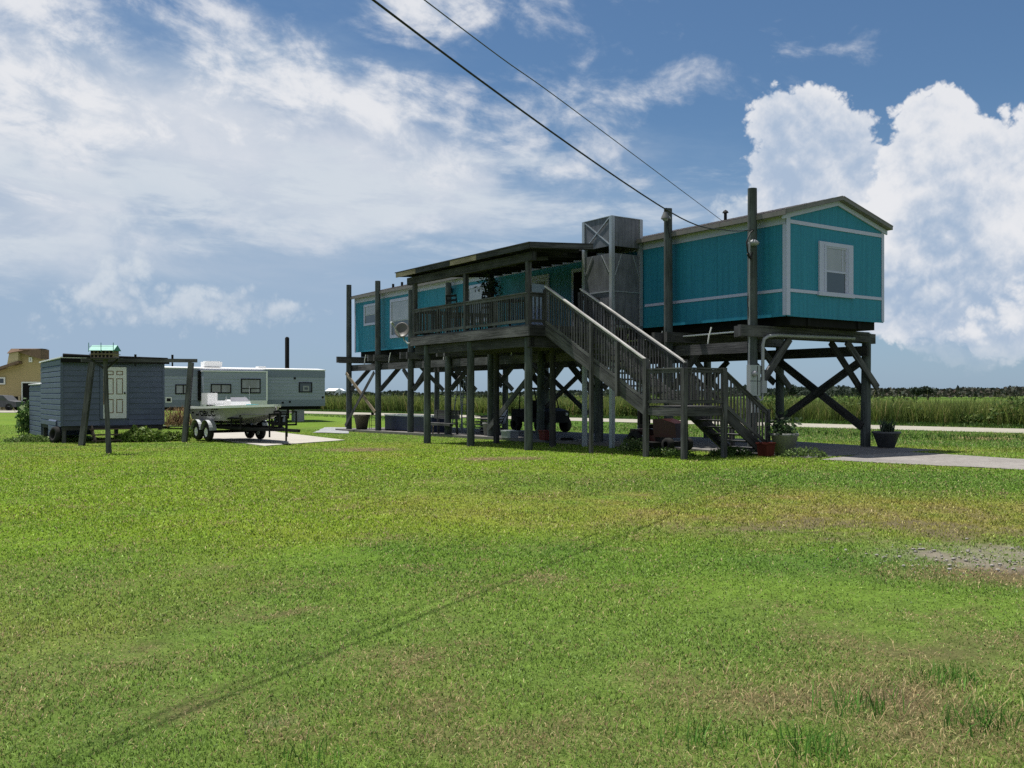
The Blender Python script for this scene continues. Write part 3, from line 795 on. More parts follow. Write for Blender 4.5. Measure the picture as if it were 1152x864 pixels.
# ------------------------------------------------------------------ far woods and single far trees
def far():
    P, S, C = [], [], []
    for k in range(26000):
        u = rng.uniform(330, 1330); d = rng.uniform(290, 360)
        x = (u - 576)/FPX*d
        top = 1.9 + 1.5*float(sstep(np.array(u), 640, 900)) + 2.0*(fbm(np.array([u*.05]), np.array([0.]), 61)[0] - .45)
        P.append((x, d, rng.uniform(.1, 1)**.7*top*rng.uniform(.9, 1.08))); S.append(rng.uniform(.5, 1.3))
        C.append(np.array((.044, .056, .046))*rng.uniform(.6, 1.35) + np.array((.03, .012, .01))*rng.random()*float(u > 980))  # belt greyed and lifted, distance haze painted into the leaf colour
    me = leaves('far_woods', np.array(P), np.array(S), np.clip(np.array(C), 0, 1), 'firleaf', 1.2)
    o = link(me, 'far_woods'); props(o, 'low dark treeline on the horizon beyond the marsh', None, None, 'stuff')
    for i, (u, top, r, lab) in enumerate(((1044, 430.5, 2.6, 'tallest dark flat-topped tree on the right horizon'), (892, 432.5, 1.8, 'small dark tree on the horizon behind the cross-braced end'),
                                     (1031, 433.5, 1.5, 'short dark tree left of the flat-topped horizon tree'))):
        d = 235; x = (u - 576)/FPX*d; h = CAMZ + (HZ - top)/FPX*d
        root = thing('tree', lab, 'tree', (x, d, 0), WF, 'single trees on the horizon')
        mb = MB(); mb.tube([(x, d, 0), (x + .2, d, h*.4), (x, d, h*.75)], [.22, .16, .08], 7)
        for j in range(5):
            a = j*1.3; mb.tube([(x, d, h*.45), (x + math.cos(a)*r*.6, d + math.sin(a)*r*.5, h*.75)], [.09, .04], 5)
        part(mb, 'trunk', 'wood_dark', root)
        P = []
        for c_ in range(9):
            cx, cy, cz = rng.normal(0, r*.32), rng.normal(0, r*.3), h*rng.uniform(.45, .85)
            for q in range(130): P.append((cx + rng.normal(0, .38), cy + rng.normal(0, .38), min(h, cz + rng.normal(0, .22))))
        P = np.array(P); cc = np.array((.036, .05, .036))*rng.uniform(.6, 1.5, (len(P), 1))
        me = leaves('crown', P, rng.uniform(.2, .45, len(P)), cc, 'firleaf')
        o = link(me, 'crown', (0, 0, 0), root)
far()
# ------------------------------------------------------------------ the stilt house (house frame: b across, a along, z up)
LEN, WID, ZB, ZE = 26.45, 4.25, 3.67, 6.32
def roofz(b): return 7.0 - .262*abs(b - 2.125)
house = thing('stilt_house', 'long teal mobile home raised on weathered timber stilts with covered porch and stairs', 'house', (0, 0, 0), HF)
def hp(mb, name, mat, parent=None, label=None, kind=None): return part(mb, name, mat, parent or house, label, kind)
mb = MB()
mb.prism([(0, ZB), (WID, ZB), (WID, roofz(WID) - .13), (2.125, 7.0 - .13), (0, roofz(0) - .13)], 0, LEN)
# drip lip under the siding
mb.box(-.015, -.003, .02, LEN - .02, ZB - .03, ZB + .05); mb.box(.02, WID - .02, -.015, -.003, ZB - .03, ZB + .05)
# vertical panel joints of the siding
for a in np.arange(1.22, LEN, 1.22):
    mb.box(-.005, -.001, a - .008, a + .008, ZB + .06, ZE - .25)
wall = hp(mb, 'wall', 'teal')
mb = MB()
for b0, b1, a0, a1, z0, z1 in (
        (-.022, -.002, .02, LEN, 6.07, 6.30),               # frieze along the eave
        (-.02, -.002, .12, 5.42, 4.29, 4.37),              # mid band, long side
        (-.024, -.002, .0, .11, ZB, 6.065),                # corner board, long side
        (-.024, .125, -.024, -.002, ZB, 6.36),               # corner board, end
        (WID - .10, WID + .012, -.022, -.002, ZB, 6.30),    # right corner board
        (.127, WID - .102, -.02, -.002, 4.285, 4.37),       # mid band, end
        (.127, WID - .102, -.02, -.002, 6.09, 6.19),        # eave level band on the end
        (-.02, -.002, LEN - .1, LEN, ZB, 6.065)):
    mb.box(b0, b1, a0, a1, z0, z1)
for s_ in (0, 1):                                            # rake boards under the gable roof
    b0, b1 = (-.2, 2.125) if s_ == 0 else (2.125, WID + .13)
    f = lambda b, dz: (b, 0, roofz(b) - .098 - dz)
    p = [f(b0, .125), f(b1, .125), f(b1, 0), f(b0, 0)]
    mb.hexa([(p[0][0], -.045, p[0][2]), (p[1][0], -.045, p[1][2]), (p[1][0], -.003, p[1][2]), (p[0][0], -.003, p[0][2]),
             (p[3][0], -.045, p[3][2]), (p[2][0], -.045, p[2][2]), (p[2][0], -.003, p[2][2]), (p[3][0], -.003, p[3][2])])
hp(mb, 'trim_board', 'trim')
# ribbed metal roof
mb = MB()
def roofslab(b0, b1, a0, a1, th):
    z0, z1 = roofz(b0), roofz(b1)
    mb.hexa([(b0, a0, z0 - th), (b1, a0, z1 - th), (b1, a1, z1 - th), (b0, a1, z0 - th), (b0, a0, z0), (b1, a0, z1), (b1, a1, z1), (b0, a1, z0)])
roofslab(-.24, 2.125, -.20, LEN + .2, .09); roofslab(2.125, WID + .16, -.20, LEN + .2, .09)
roof = hp(mb, 'roof', 'roofmetal')
mb = MB()
a = -.18
while a < LEN + .18:
    for s_ in (0, 1):
        b0, b1 = (-.26, 2.1) if s_ == 0 else (2.15, WID + .17)
        mb.beam((b0, a, roofz(b0) + .014), (b1, a, roofz(b1) + .014), .05, .028)
    a += .30
hp(mb, 'roof_rib', 'roofmetal', roof, kind='stuff')
mb = MB(); mb.box(-.29, -.245, -.20, LEN + .2, roofz(-.24) - .13, roofz(-.24) - .01)
hp(mb, 'gutter_edge', 'roofmetal', roof)
def vent(b, a, h, r, cap=True):
    m = MB(); z = roofz(b)
    m.tube([(b, a, z - .05), (b, a, z + h)], r, 8)
    if cap: m.lathe((b, a, z + h), [(r*2.1, 0), (r*1.5, .05), (.01, .09)], 10)
    hp(m, 'roof_vent', 'black', roof)
for b, a, h, r in ((.9, 2.95, .24, .045), (.7, 23.7, .2, .06), (.7, 22.8, .2, .06), (.8, 19.1, .22, .07), (.7, 18.5, .26, .08), (.9, 15.9, .3, .07)):
    vent(b, a, h, r, h > .21)
mb = MB()
mb.box(.28, WID - .28, .1, LEN - .1, 3.425, ZB - .002)
for b in (1.0, 3.2): mb.box(b - .06, b + .06, .05, LEN - .06, 3.43, 3.66)
hp(mb, 'chassis', 'blackmat')

# windows -------------------------------------------------
def window_long(a0, a1, z0, z1, low=.5, tw=.11):
    f = MB(); x = -.045
    f.box(x, -.003, a0 - tw, a0, z0 - tw, z1 + tw); f.box(x, -.003, a1, a1 + tw, z0 - tw, z1 + tw)
    f.box(x, -.003, a0, a1, z1, z1 + tw); f.box(x - .015, -.003, a0, a1, z0 - tw, z0)
    w = hp(f, 'window', 'trim')
    s = MB(); zm = z0 + (z1 - z0)*low
    s.box(-.03, -.008, a0, a1, zm - .025, zm + .025)
    for a in (a0 + .02, a1 - .02): s.box(-.03, -.008, a - .02, a + .02, z0, z1)
    hp(s, 'sash', 'panelgrey', w)
    g = MB(); g.box(-.016, -.004, a0 + .04, a1 - .04, zm + .025, z1 - .005); hp(g, 'upper_pane', 'glassgrey', w)
    g = MB(); g.box(-.014, -.004, a0 + .04, a1 - .04, z0 + .005, zm - .025); hp(g, 'lower_pane', 'glass', w)
window_long(24.1, 25.25, 5.0, 5.80); window_long(20.8, 22.45, 4.3, 5.80, .42, .14); window_long(14.25, 15.75, 4.55, 5.80, .5, .13)
f = MB()
b0, b1, z0, z1 = 1.60, 2.48, 4.39, 5.60
f.box(b0 - .30, b0 - .02, -.05, -.003, z0 - .11, z1 + .13); f.box(b1 + .02, b1 + .30, -.05, -.003, z0 - .11, z1 + .13)
f.box(b0 - .02, b1 + .02, -.05, -.003, z1 + .02, z1 + .13); f.box(b0 - .34, b1 + .34, -.07, -.003, z0 - .13, z0 - .02)
f.box(b0 - .10, b0 - .07, -.062, -.051, z0 - .02, z1 + .04); f.box(b1 + .07, b1 + .10, -.062, -.051, z0 - .02, z1 + .04)
w = hp(f, 'window', 'trim')
s = MB(); zm = 4.94
s.box(b0 - .02, b0 + .03, -.034, -.006, z0 - .02, z1 + .02); s.box(b1 - .03, b1 + .02, -.034, -.006, z0 - .02, z1 + .02)
s.box(b0 + .03, b1 - .03, -.034, -.006, zm - .025, zm + .025); s.box(b0 + .03, b1 - .03, -.034, -.006, z1 - .02, z1 + .02)
s.box(b1 - .17, b1 - .14, -.03, -.006, zm + .025, z1 - .02)
hp(s, 'sash', 'trim', w)
g = MB(); g.box(b0 + .03, b1 - .03, -.018, -.004, zm + .025, z1 - .02); hp(g, 'upper_pane', 'glassgrey', w)
g = MB(); g.box(b0 + .03, b1 - .03, -.016, -.004, z0 - .02, zm - .025); hp(g, 'lower_pane', 'glass', w)
# doors on the porch
f = MB()
for a0, a1 in ((10.35, 10.47), (11.5, 11.62)): f.box(-.05, -.003, a0, a1, 3.7, 5.85)
f.box(-.05, -.003, 10.47, 11.5, 5.73, 5.85); f.box(-.03, -.004, 10.47, 11.5, 3.7, 5.73)
d = hp(f, 'door', 'trim'); g = MB(); g.box(-.038, -.031, 10.6, 11.37, 4.75, 5.6); hp(g, 'door_pane', 'glassgrey', d)
f = MB()
for a0, a1 in ((7.98, 8.08), (8.95, 9.05)): f.box(-.05, -.003, a0, a1, 3.7, 5.85)
f.box(-.05, -.003, 8.08, 8.95, 5.73, 5.85)
d = hp(f, 'door', 'trim', label='dark screen door at the stair end of the porch')
g = MB(); g.box(-.03, -.004, 8.08, 8.95, 3.7, 5.73); hp(g, 'screen', 'blackmat', d)
mb = MB(); mb.box(-.14, -.025, 17.04, 17.18, 5.80, 5.96); mb.lathe((-.09, 17.11, 5.70), [(.05, 0), (.1, .1), (.1, .13)], 8); hp(mb, 'wall_lamp', 'black')
mb = MB(); mb.box(-.16, -.025, 14.0, 14.14, 5.55, 5.85); hp(mb, 'wall_lamp', 'black')

# piles, girders, cap beams, braces -----------------------
AK = [.886 + 3.2*k for k in range(9)]
TOP = {0: 7.11, 1: 7.09, 2: 3.1, 3: 3.1, 4: 6.15, 5: 6.15, 6: 6.15, 7: 6.86, 8: 6.98}
for k, a in enumerate(AK):
    for b, top, r in ((-.30, TOP[k], .135), (4.70, 3.40, .14)):
        m = MB(); j = R.uniform(-.02, .02); zz = gH(b, a) - .2
        m.tube([(b + j, a, zz), (b, a, (zz + top)*.5), (b - j*.5, a + j, top)], [r*1.06, r, r*.92], 12)
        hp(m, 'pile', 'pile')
    m = MB(); m.box(-1.04 if k in (0, 8) else -.62, 4.50, a - .27, a - .145, 3.12, 3.415); hp(m, 'cap_beam', 'wood')
    m = MB(); m.box(-.72, 5.40 if k in (0, 8) else 5.1, a + .145, a + .27, 3.12, 3.415); hp(m, 'cap_beam', 'wood')
    for b0, b1, da in ((-.28, .98, -.20), (4.98, 3.50, -.20)):
        m = MB(); z1 = 1.78
        m.beam((b0, a + da, z1), (b1, a + da, 3.11), .2, .07, (0, 1, 0)); hp(m, 'knee_brace', 'wood')
    if k in (0, 4, 5, 7):
        m = MB(); m.beam((4.86, a + .2, 1.62), (3.30, a + .2, 3.11), .2, .07, (0, 1, 0)); hp(m, 'knee_brace', 'wood_dark')
for b, d in ((-.30, .185), (4.70, -.185)):
    for k in range(8):
        m = MB(); m.box(b + d - .045, b + d + .045, AK[k] - (.2 if k == 0 else 1.595) + (0 if k == 0 else 1.6), AK[k + 1] + (.25 if k == 7 else -.005), 2.72, 3.02)
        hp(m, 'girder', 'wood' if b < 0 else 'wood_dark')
def brace(b, a0, z0, a1, z1, mat='wood', w=.05, h=.2):
    m = MB(); m.beam((b, a0, z0), (b, a1, z1), w, h, (1, 0, 0) if False else (0, 0, 1)); hp(m, 'cross_brace', mat)
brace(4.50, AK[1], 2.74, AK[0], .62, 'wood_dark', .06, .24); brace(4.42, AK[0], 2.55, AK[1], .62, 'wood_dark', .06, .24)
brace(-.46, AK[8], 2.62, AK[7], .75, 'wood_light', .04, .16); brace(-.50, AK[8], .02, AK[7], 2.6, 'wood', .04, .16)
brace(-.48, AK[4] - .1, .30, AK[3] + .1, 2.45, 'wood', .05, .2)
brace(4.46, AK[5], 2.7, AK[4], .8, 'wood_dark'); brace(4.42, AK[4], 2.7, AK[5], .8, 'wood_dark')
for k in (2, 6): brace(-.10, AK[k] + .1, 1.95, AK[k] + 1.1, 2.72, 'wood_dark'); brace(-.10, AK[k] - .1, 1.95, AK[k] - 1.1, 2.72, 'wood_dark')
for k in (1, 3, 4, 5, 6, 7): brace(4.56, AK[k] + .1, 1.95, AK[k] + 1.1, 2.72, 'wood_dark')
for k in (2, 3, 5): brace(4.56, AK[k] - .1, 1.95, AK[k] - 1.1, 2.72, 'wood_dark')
# pale pvc drops hanging below the floor
for a, b in ((2.6, -.05), (4.6, -.05), (6.2, .0), (25.3, .05), (22.6, .0), (17.6, .0), (12.6, .0)):
    m = MB(); m.tube([(b, a, 3.5), (b - .04, a + .06, 3.25), (b - .02, a + .16, 2.85)], .022, 6); hp(m, 'drain_pipe', 'white')
m = MB(); m.tube([(.05, 1.5, 3.33), (.05, 6.5, 3.27)], .025, 6); hp(m, 'drain_pipe', 'white')

# porch -----------------------------------------------------
DF, DN, DL, DZ = -4.1, 5.9, 13.0, 3.62
m = MB()
b = DF
while b < -.06:
    b1 = min(b + .14, -.03)
    if b1 > -1.36: m.box(b, b1 - .006, 6.98, DL, DZ - .04, DZ)
    else: m.box(b, b1 - .006, DN, DL, DZ - .04, DZ)
    b += .14
deck = hp(m, 'porch', 'wood')
m = MB(); m.box(DF - .05, DF - .003, DN - .05, DL + .05, 3.28, 3.575); hp(m, 'rim_joist', 'wood', deck)
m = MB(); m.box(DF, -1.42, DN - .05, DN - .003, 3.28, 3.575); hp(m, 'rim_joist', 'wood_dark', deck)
m = MB(); m.box(DF, -.05, DL + .003, DL + .05, 3.28, 3.575); hp(m, 'rim_joist', 'wood', deck)
m = MB()
for a in np.arange(DN + .4, DL, .42):
    m.box(DF + .01, -.06 if a > 6.98 else -1.42, a - .022, a + .022, 3.33, 3.572)
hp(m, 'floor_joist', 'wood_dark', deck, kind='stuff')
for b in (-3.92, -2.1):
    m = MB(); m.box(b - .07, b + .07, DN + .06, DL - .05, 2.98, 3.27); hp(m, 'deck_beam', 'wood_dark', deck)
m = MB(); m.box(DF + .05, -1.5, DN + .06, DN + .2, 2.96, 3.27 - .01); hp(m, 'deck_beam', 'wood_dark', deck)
for a in (6.12, 9.30, 12.13):
    m = MB(); zz = gH(-3.95, a) - .2; m.tube([(-3.95, a, zz), (-3.95, a, 3.26)], [.125, .115], 12); hp(m, 'deck_post', 'pile', deck)
for a in (7.4, 10.6):
    m = MB(); zz = gH(-2.1, a) - .2; m.tube([(-2.1, a, zz), (-2.1, a, 2.98)], [.11, .1], 10); hp(m, 'deck_post', 'wood_dark', deck)
def post(b, a, z0, z1, w=.10, par=None, mat='wood', name='post'):
    m = MB(); m.cbox((b, a, (z0 + z1)/2), (w, w, z1 - z0)); return hp(m, name, mat, par or deck)
for a in (6.0, 9.45, 12.85): post(DF + .06, a, DZ - .33, 5.45, .135, name='roof_post')
for a in (7.75, 11.2): post(DF + .06, a, DZ - .25, 4.53, .09, name='rail_post')
def railing(p, q, z0, z1, cap=True, par=None, zq=(0, 0), step=.115, mat='wood', capmat='wood'):
    """railing between two plan points; z0 bottom / z1 top heights, zq = rise of the line towards q"""
    m = MB(); P, Q = Vector((p[0], p[1], 0)), Vector((q[0], q[1], 0)); d = (Q - P); ln = d.length; dr = zq
    def at(s, z): return P + d*s + Vector((0, 0, z + dr*s))
    m.beam(at(0, z0 + .05), at(1, z0 + .05), .04, .085)
    m.beam(at(0, z1 - .085), at(1, z1 - .085), .04, .085)
    n = max(2, int(ln/step))
    for i in range(n):
        s = (i + .5)/n + R.uniform(-.1, .1)/n
        j = R.uniform(-.008, .008)
        a_ = at(s, z0 + .0); b_ = at(s, z1 - .04)
        m.beam(a_, b_ + Vector((j, j, 0)), .035, .035, (d.y, -d.x, 0))
    r = hp(m, 'railing', mat, par or deck)
    if cap:
        c = MB(); c.beam(at(0, z1 - .02), at(1, z1 - .02), .09, .036); hp(c, 'handrail', capmat, par or deck)
    return r
railing((DF + .02, 5.97), (DF + .02, 12.95), 3.68, 4.56, zq=0)
railing((DF + .06, DN + .03), (-3.52, DN + .03), 3.68, 4.56, zq=0)
railing((-2.16, DN + .03), (-1.40, DN + .03), 3.68, 4.56, zq=0)
railing((DF + .06, DL - .06), (-.5, DL - .06), 3.68, 4.56, zq=0)
post(-3.52, DN + .0, 3.3, 4.66, .09, name='rail_post'); post(-2.2, DN + .0, 3.3, 4.66, .09, name='rail_post')
# porch roof
def prz(b): return 5.93 + (b + 4.35)*.067
m = MB()
def pslab(b0, b1, a0, a1, dz, th):
    z0, z1 = prz(b0) + dz, prz(b1) + dz
    m.hexa([(b0, a0, z0 - th), (b1, a0, z1 - th), (b1, a1, z1 - th), (b0, a1, z0 - th), (b0, a0, z0), (b1, a0, z1), (b1, a1, z1), (b0, a1, z0)])
pslab(-4.40, -2.02, 5.48, 13.7, 0, .03); pslab(-2.017, -.31, 6.96, 13.7, 0, .03)
proof = hp(m, 'porch_roof', 'wood_dark')
m = MB()
for a in np.arange(5.56, 13.65, .61):
    b1 = -.32 if a > 6.96 else -2.04
    m.beam((-4.33, a, prz(-4.33) - .11), (b1, a, prz(b1) - .11), .045, .15)
hp(m, 'rafter', 'wood_dark', proof, kind='stuff')
m = MB(); m.beam((-4.36, 5.5, prz(-4.36) - .10), (-2.03, 5.5, prz(-2.03) - .10), .03, .13); hp(m, 'fascia', 'wood', proof)
for a0, a1, mt in ((5.5, 8.3, 'wood_dark'), (8.32, 9.9, 'wood_light'), (9.92, 12.2, 'wood_dark'), (12.22, 13.66, 'wood_light')):
    m = MB(); m.box(-4.375, -4.345, a0, a1, prz(-4.36) - .19, prz(-4.36) - .035); hp(m, 'fascia', mt, proof)
m = MB(); m.box(DF - .02, DF + .13, 5.7, 13.3, 5.45, 5.70); hp(m, 'roof_beam', 'wood_dark', proof)
for a in (6.9, 8.6, 10.3):
    m = MB(); m.beam((-4.05, a, 5.62), (-2.9, a - .3, 5.70), .1, .1); hp(m, 'roof_beam', 'wood', proof)

# stairs ----------------------------------------------------
S0, S1, SA0, SA1, LZ = -3.52, -2.20, 5.86, 1.49, 1.295
st = MB(); n = 13
for i in range(1, n):
    z = DZ - (DZ - LZ)*i/n; a = SA0 - (SA0 - SA1)*(i - .5)/n
    st.box(S0 + .045, S1 - .045, a - .16, a + .15, z - .04, z)
stair = hp(st, 'staircase', 'wood')
sl_ = (DZ - LZ)/(SA0 - SA1)
for b in (S0, S1):
    m = MB(); m.beam((b, SA0, DZ - .14), (b, SA1, LZ - .14), .045, .30); hp(m, 'stringer', 'wood', stair)
    lo, hi = (LZ + .12, LZ + 1.16), None
    railing((b, SA1), (b, SA0), LZ + .05, LZ + 1.15, True, stair, DZ - LZ + .0, .115, 'wood', 'cap')
    for a in ((3.68, 2.6) if b == S0 else (4.7, 3.3)):
        z = LZ + (a - SA1)*sl_
        zb = (gH(b, a) - .15) if a in (3.68,) else z - .35
        post(b - (.07 if b == S0 else -.07), a, zb, z + 1.08, .09, stair, 'wood', 'stair_post')
m = MB(); b = S0
for a in np.arange(.22, 1.47, .14): m.box(S0, S1, a, a + .134, LZ - .04, LZ)
landing = stair
hp(m, 'landing', 'wood', stair)
m = MB()
m.box(S0 - .045, S0 - .002, .2, 1.5, LZ - .24, LZ - .045); m.box(S0, S1, .175, .218, LZ - .24, LZ - .045); m.box(S1 + .002, S1 + .045, .2, 1.5, LZ - .24, LZ - .045)
hp(m, 'landing_frame', 'wood', stair)
for b, a, zt in ((S0 - .05, .17, 2.22), (S0 - .05, 1.52, 2.50), (S1 + .0, .15, 2.25), (S1 + .05, 1.56, 2.50)):
    post(b, a, gH(b, a) - .15, zt, .115, stair, 'wood', 'stair_post')
railing((S0 - .03, .2), (S0 - .03, 1.46), LZ + .06, LZ + .95, True, stair, 0)
railing((S0, .17), (S1, .17), LZ + .06, LZ + .95, True, stair, 0)
F0, F1 = -2.2, -.52
m = MB()
for i in range(1, 7):
    z = LZ - LZ*i/7; b = F0 + (F1 - F0)*(i - .5)/6
    m.box(b - .13, b + .16, .24, 1.42, z - .04, z)
hp(m, 'lower_tread', 'wood', stair)
for a in (.22, 1.44):
    m = MB(); m.beam((F0, a, LZ - .12), (F1 + .06, a, -.04), .045, .26); hp(m, 'stringer', 'wood_dark', stair)
    railing((F0, a - .02), (F1, a - .02), LZ + .02, LZ + .95, True, stair, -1.08, .115, 'wood', 'wood')
    post(F1 + .03, a - .02, -.1, 1.2, .09, stair, 'wood', 'stair_post')

# lift enclosure --------------------------------------------
lift = thing('lift_enclosure', 'tall galvanised lift cage with perforated panels beside the porch', 'lift shaft', (-.66, 6.18, gH(-.66, 6.2)), HF)
LB0, LB1, LA0, LA1 = -1.32, -.05, 5.47, 6.90
for b, a in ((LB0, LA0), (LB1, LA0), (LB0, LA1), (LB1, LA1)):
    m = MB(); m.cbox((b + (.06 if b < -1 else -.06), a + (.06 if a < 6 else -.06), 3.45), (.12, .12, 7.1)); part(m, 'corner_post', 'galv', lift)
def panel(side, z0, z1, name):
    m = MB()
    if side == 'near': m.box(LB0 + .12, LB1 - .12, LA0 + .03, LA0 + .05, z0, z1)
    if side == 'far': m.box(LB0 + .12, LB1 - .12, LA1 - .05, LA1 - .03, z0, z1)
    if side == 'left': m.box(LB0 + .03, LB0 + .05, LA0 + .12, LA1 - .12, z0, z1)
    if side == 'right': m.box(LB1 - .05, LB1 - .03, LA0 + .12, LA1 - .12, z0, z1)
    part(m, name, 'meshpanel', lift)
for sd in ('near', 'far', 'left', 'right'):
    panel(sd, 6.10, 6.99, 'upper_panel'); panel(sd, 3.72, 5.88, 'lower_panel')
m = MB()
m.beam((LB0 + .02, LA0 + .12, 6.14), (LB0 + .02, LA1 - .12, 6.96), .012, .035, (0, 0, 1)); m.beam((LB0 + .01, LA0 + .12, 6.96), (LB0 + .01, LA1 - .12, 6.14), .012, .035)
for z in (4.72,): m.box(LB0 + .012, LB0 + .028, LA0 + .12, LA1 - .12, z - .015, z + .015); m.box(LB0 + .12, LB1 - .12, LA0 + .012, LA0 + .028, z - .015, z + .015)
for (a0, z0, a1, z1) in ((LA0 + .14, 5.3, LA0 + .5, 5.86), (LA1 - .14, 5.3, LA1 - .5, 5.86)): m.beam((LB0 + .015, a0, z0), (LB0 + .015, a1, z1), .01, .03)
for (b0_, z0, b1_, z1) in ((LB0 + .14, 5.2, LB0 + .4, 5.86), (LB1 - .14, 5.2, LB1 - .4, 5.86)): m.beam((b0_, LA0 + .015, z0), (b1_, LA0 + .015, z1), .01, .03)
part(m, 'bracing', 'galv', lift)
m = MB(); m.box(LB0, LB1, LA0, LA1, 3.62, 3.70); part(m, 'base_frame', 'galv', lift)
m = MB()
for z in (3.0,): m.box(LB0 + .02, LB1 - .02, LA0 + .04, LA0 + .09, z, z + .08)
part(m, 'tie_bar', 'galv', lift)
m = MB(); m.box(LB0 + .01, LB1 - .01, LA0 + .01, LA1 - .01, 6.99, 7.01); part(m, 'roof_sheet', 'galv', lift)

# meter, lamps, dish, cables ----------------------------------
a0 = AK[0]
mt = thing('electric_meter', 'grey electric meter box with conduit on the tallest near post', 'meter box', (-.55, a0 - .1, 1.0), HF)
m = MB(); m.box(-.72, -.33, a0 - .30, a0 - .165, 1.55, 2.36); bevel(part(m, 'meter_box', 'panelgrey', mt))
m = MB(); m.lathe((0, 0, 0), [(.0, .09), (.07, .085), (.08, .02), (.08, 0)], 14)
for i, v in enumerate(m.v): m.v[i] = (-.60 + v[0], a0 - .30 - v[2], 2.13 + v[1])
part(m, 'meter_dial', 'glassgrey', mt)
m = MB(); m.box(-.735, -.315, a0 - .303, a0 - .298, 1.93, 1.945); m.box(-.46, -.44, a0 - .307, a0 - .30, 1.57, 2.34); part(m, 'door_seam', 'black', mt)
m = MB(); m.box(-.60, -.38, a0 - .27, a0 - .165, 1.10, 1.42); bevel(part(m, 'switch_box', 'panelgrey', mt))
m = MB(); m.tube([(-.52, a0 - .2, 1.40), (-.52, a0 - .2, 1.56)], .03, 6); m.tube([(-.48, a0 - .2, 1.1), (-.5, a0 - .2, .1)], .02, 6); m.tube([(-.66, a0 - .2, 2.3), (-.64, a0 - .2, 5.85)], .022, 6); part(m, 'conduit', 'greyplastic', mt)
m = MB(); m.tube([(-.24, a0 - .30, 1.62), (-.24, a0 - .30, 2.9), (-.20, a0 - .31, 3.06), (-.05, a0 - .32, 3.14), (.3, a0 - .32, 3.18), (3.7, a0 - .31, 3.21)], .045, 8)
m.box(-.33, -.14, a0 - .36, a0 - .25, 1.62, 1.95); part(m, 'conduit', 'greyplastic', mt)
m = MB(); m.tube([(-.42, a0 - .25, 1.56), (-.36, a0 - .3, 1.42), (-.26, a0 - .3, 1.44), (-.25, a0 - .3, 1.64)], .03, 6); part(m, 'flexible_conduit', 'greyplastic', mt)
a1 = AK[1]
la = thing('yard_lamp', 'small dusk lamp on top of the shorter wire post', 'lamp', (-.42, a1 - .1, 6.7), HF, 'outdoor lamps on the tall posts')
m = MB(); m.tube([(-.34, a1 - .12, 6.78), (-.50, a1 - .14, 6.86)], .03, 6); part(m, 'arm', 'panelgrey', la)
m = MB(); m.lathe((-.56, a1 - .14, 6.74), [(.13, 0), (.12, .05), (.07, .16), (.06, .2)], 14); part(m, 'housing', 'lampgrey', la)
m = MB(); m.tube([(-.54, a1 - .14, 6.93), (-.54, a1 - .14, 7.06)], [.05, .045], 8); part(m, 'photocell', 'black', la)
m = MB(); m.lathe((-.56, a1 - .14, 6.62), [(.02, .05), (.06, .06), (.10, .12)], 14); part(m, 'lens', 'greyplastic', la)
m = MB(); m.tube([(-.50, a1 - .15, 6.7), (-.46, a1 - .18, 6.35), (-.40, a1 - .16, 6.2)], .014, 5); part(m, 'lead', 'cable', la)
lb = thing('yard_lamp', 'round white lamp on the near corner post', 'lamp', (-.5, a0 - .1, 5.5), HF, 'outdoor lamps on the tall posts')
m = MB(); m.lathe((-.48, a0 - .2, 5.58), [(.03, -.05), (.13, -.02), (.15, .03), (.07, .10), (.03, .12)], 14); part(m, 'housing', 'greyplastic', lb)
m = MB(); m.tube([(-.36, a0 - .13, 5.68), (-.48, a0 - .2, 5.70)], .025, 6); part(m, 'arm', 'black', lb)
wb = MB()
wb.tube([(-.42, a0 - .13, 5.95), (-.62, a0 - .2, 5.86), (-.76, a0 - .2, 5.6), (-.72, a0 - .2, 5.36), (-.60, a0 - .2, 5.22), (-.52, a0 - .2, 5.35)], .022, 6)
wb.tube([(-.72, a0 - .2, 5.3), (-.62, a0 - .22, 5.15), (-.58, a0 - .2, 5.33)], .035, 6)
wb.tube([(-.55, a0 - .15, 4.55), (-.70, a0 - .18, 4.1), (-.66, a0 - .18, 3.6), (-.56, a0 - .15, 3.25)], .014, 5)
solo(wb, 'service_loop', 'cable', 'black loops of wire hanging on the near corner post', 'wire', (-.45, a0 - .15, 5.2), HF)

dish = thing('satellite_dish', 'grey satellite dish clamped at the left end of the porch', 'satellite dish', (-4.2, 13.2, 3.45), HF)
m = MB(); prof = [(.001, .0), (.10, .01), (.2, .04), (.27, .08), (.285, .09), (.28, .1), (.2, .055), (.1, .025), (.001, .015)]
m.lathe((0, 0, 0), prof, 24)
dq = Vector((-.55, -.72, .38)).normalized().to_track_quat('Z', 'Y')
dc = Vector((-4.28, 13.35, 3.82))
m.v = [tuple(dc + dq @ Vector((v[0]*.92, v[1]*1.06, v[2]))) for v in m.v]
part(m, 'reflector', 'dish', dish)
m = MB(); fo = dc + dq @ Vector((-.30, .1, .42)); lowp = dc + dq @ Vector((-.02, -.28, .06))
m.beam(lowp, fo, .035, .035); part(m, 'arm', 'panelgrey', dish)
m = MB(); m.tube([fo + Vector((-.05, -.02, .03)), fo + Vector((.07, .03, -.03))], .045, 8); part(m, 'receiver', 'panelgrey', dish)
m = MB(); m.tube([dc + Vector((.06, .06, -.05)), dc + Vector((.10, .05, -.3)), dc + Vector((.16, -.1, -.44)), dc + Vector((.3, -.32, -.42))], .028, 8); part(m, 'mast', 'panelgrey', dish)

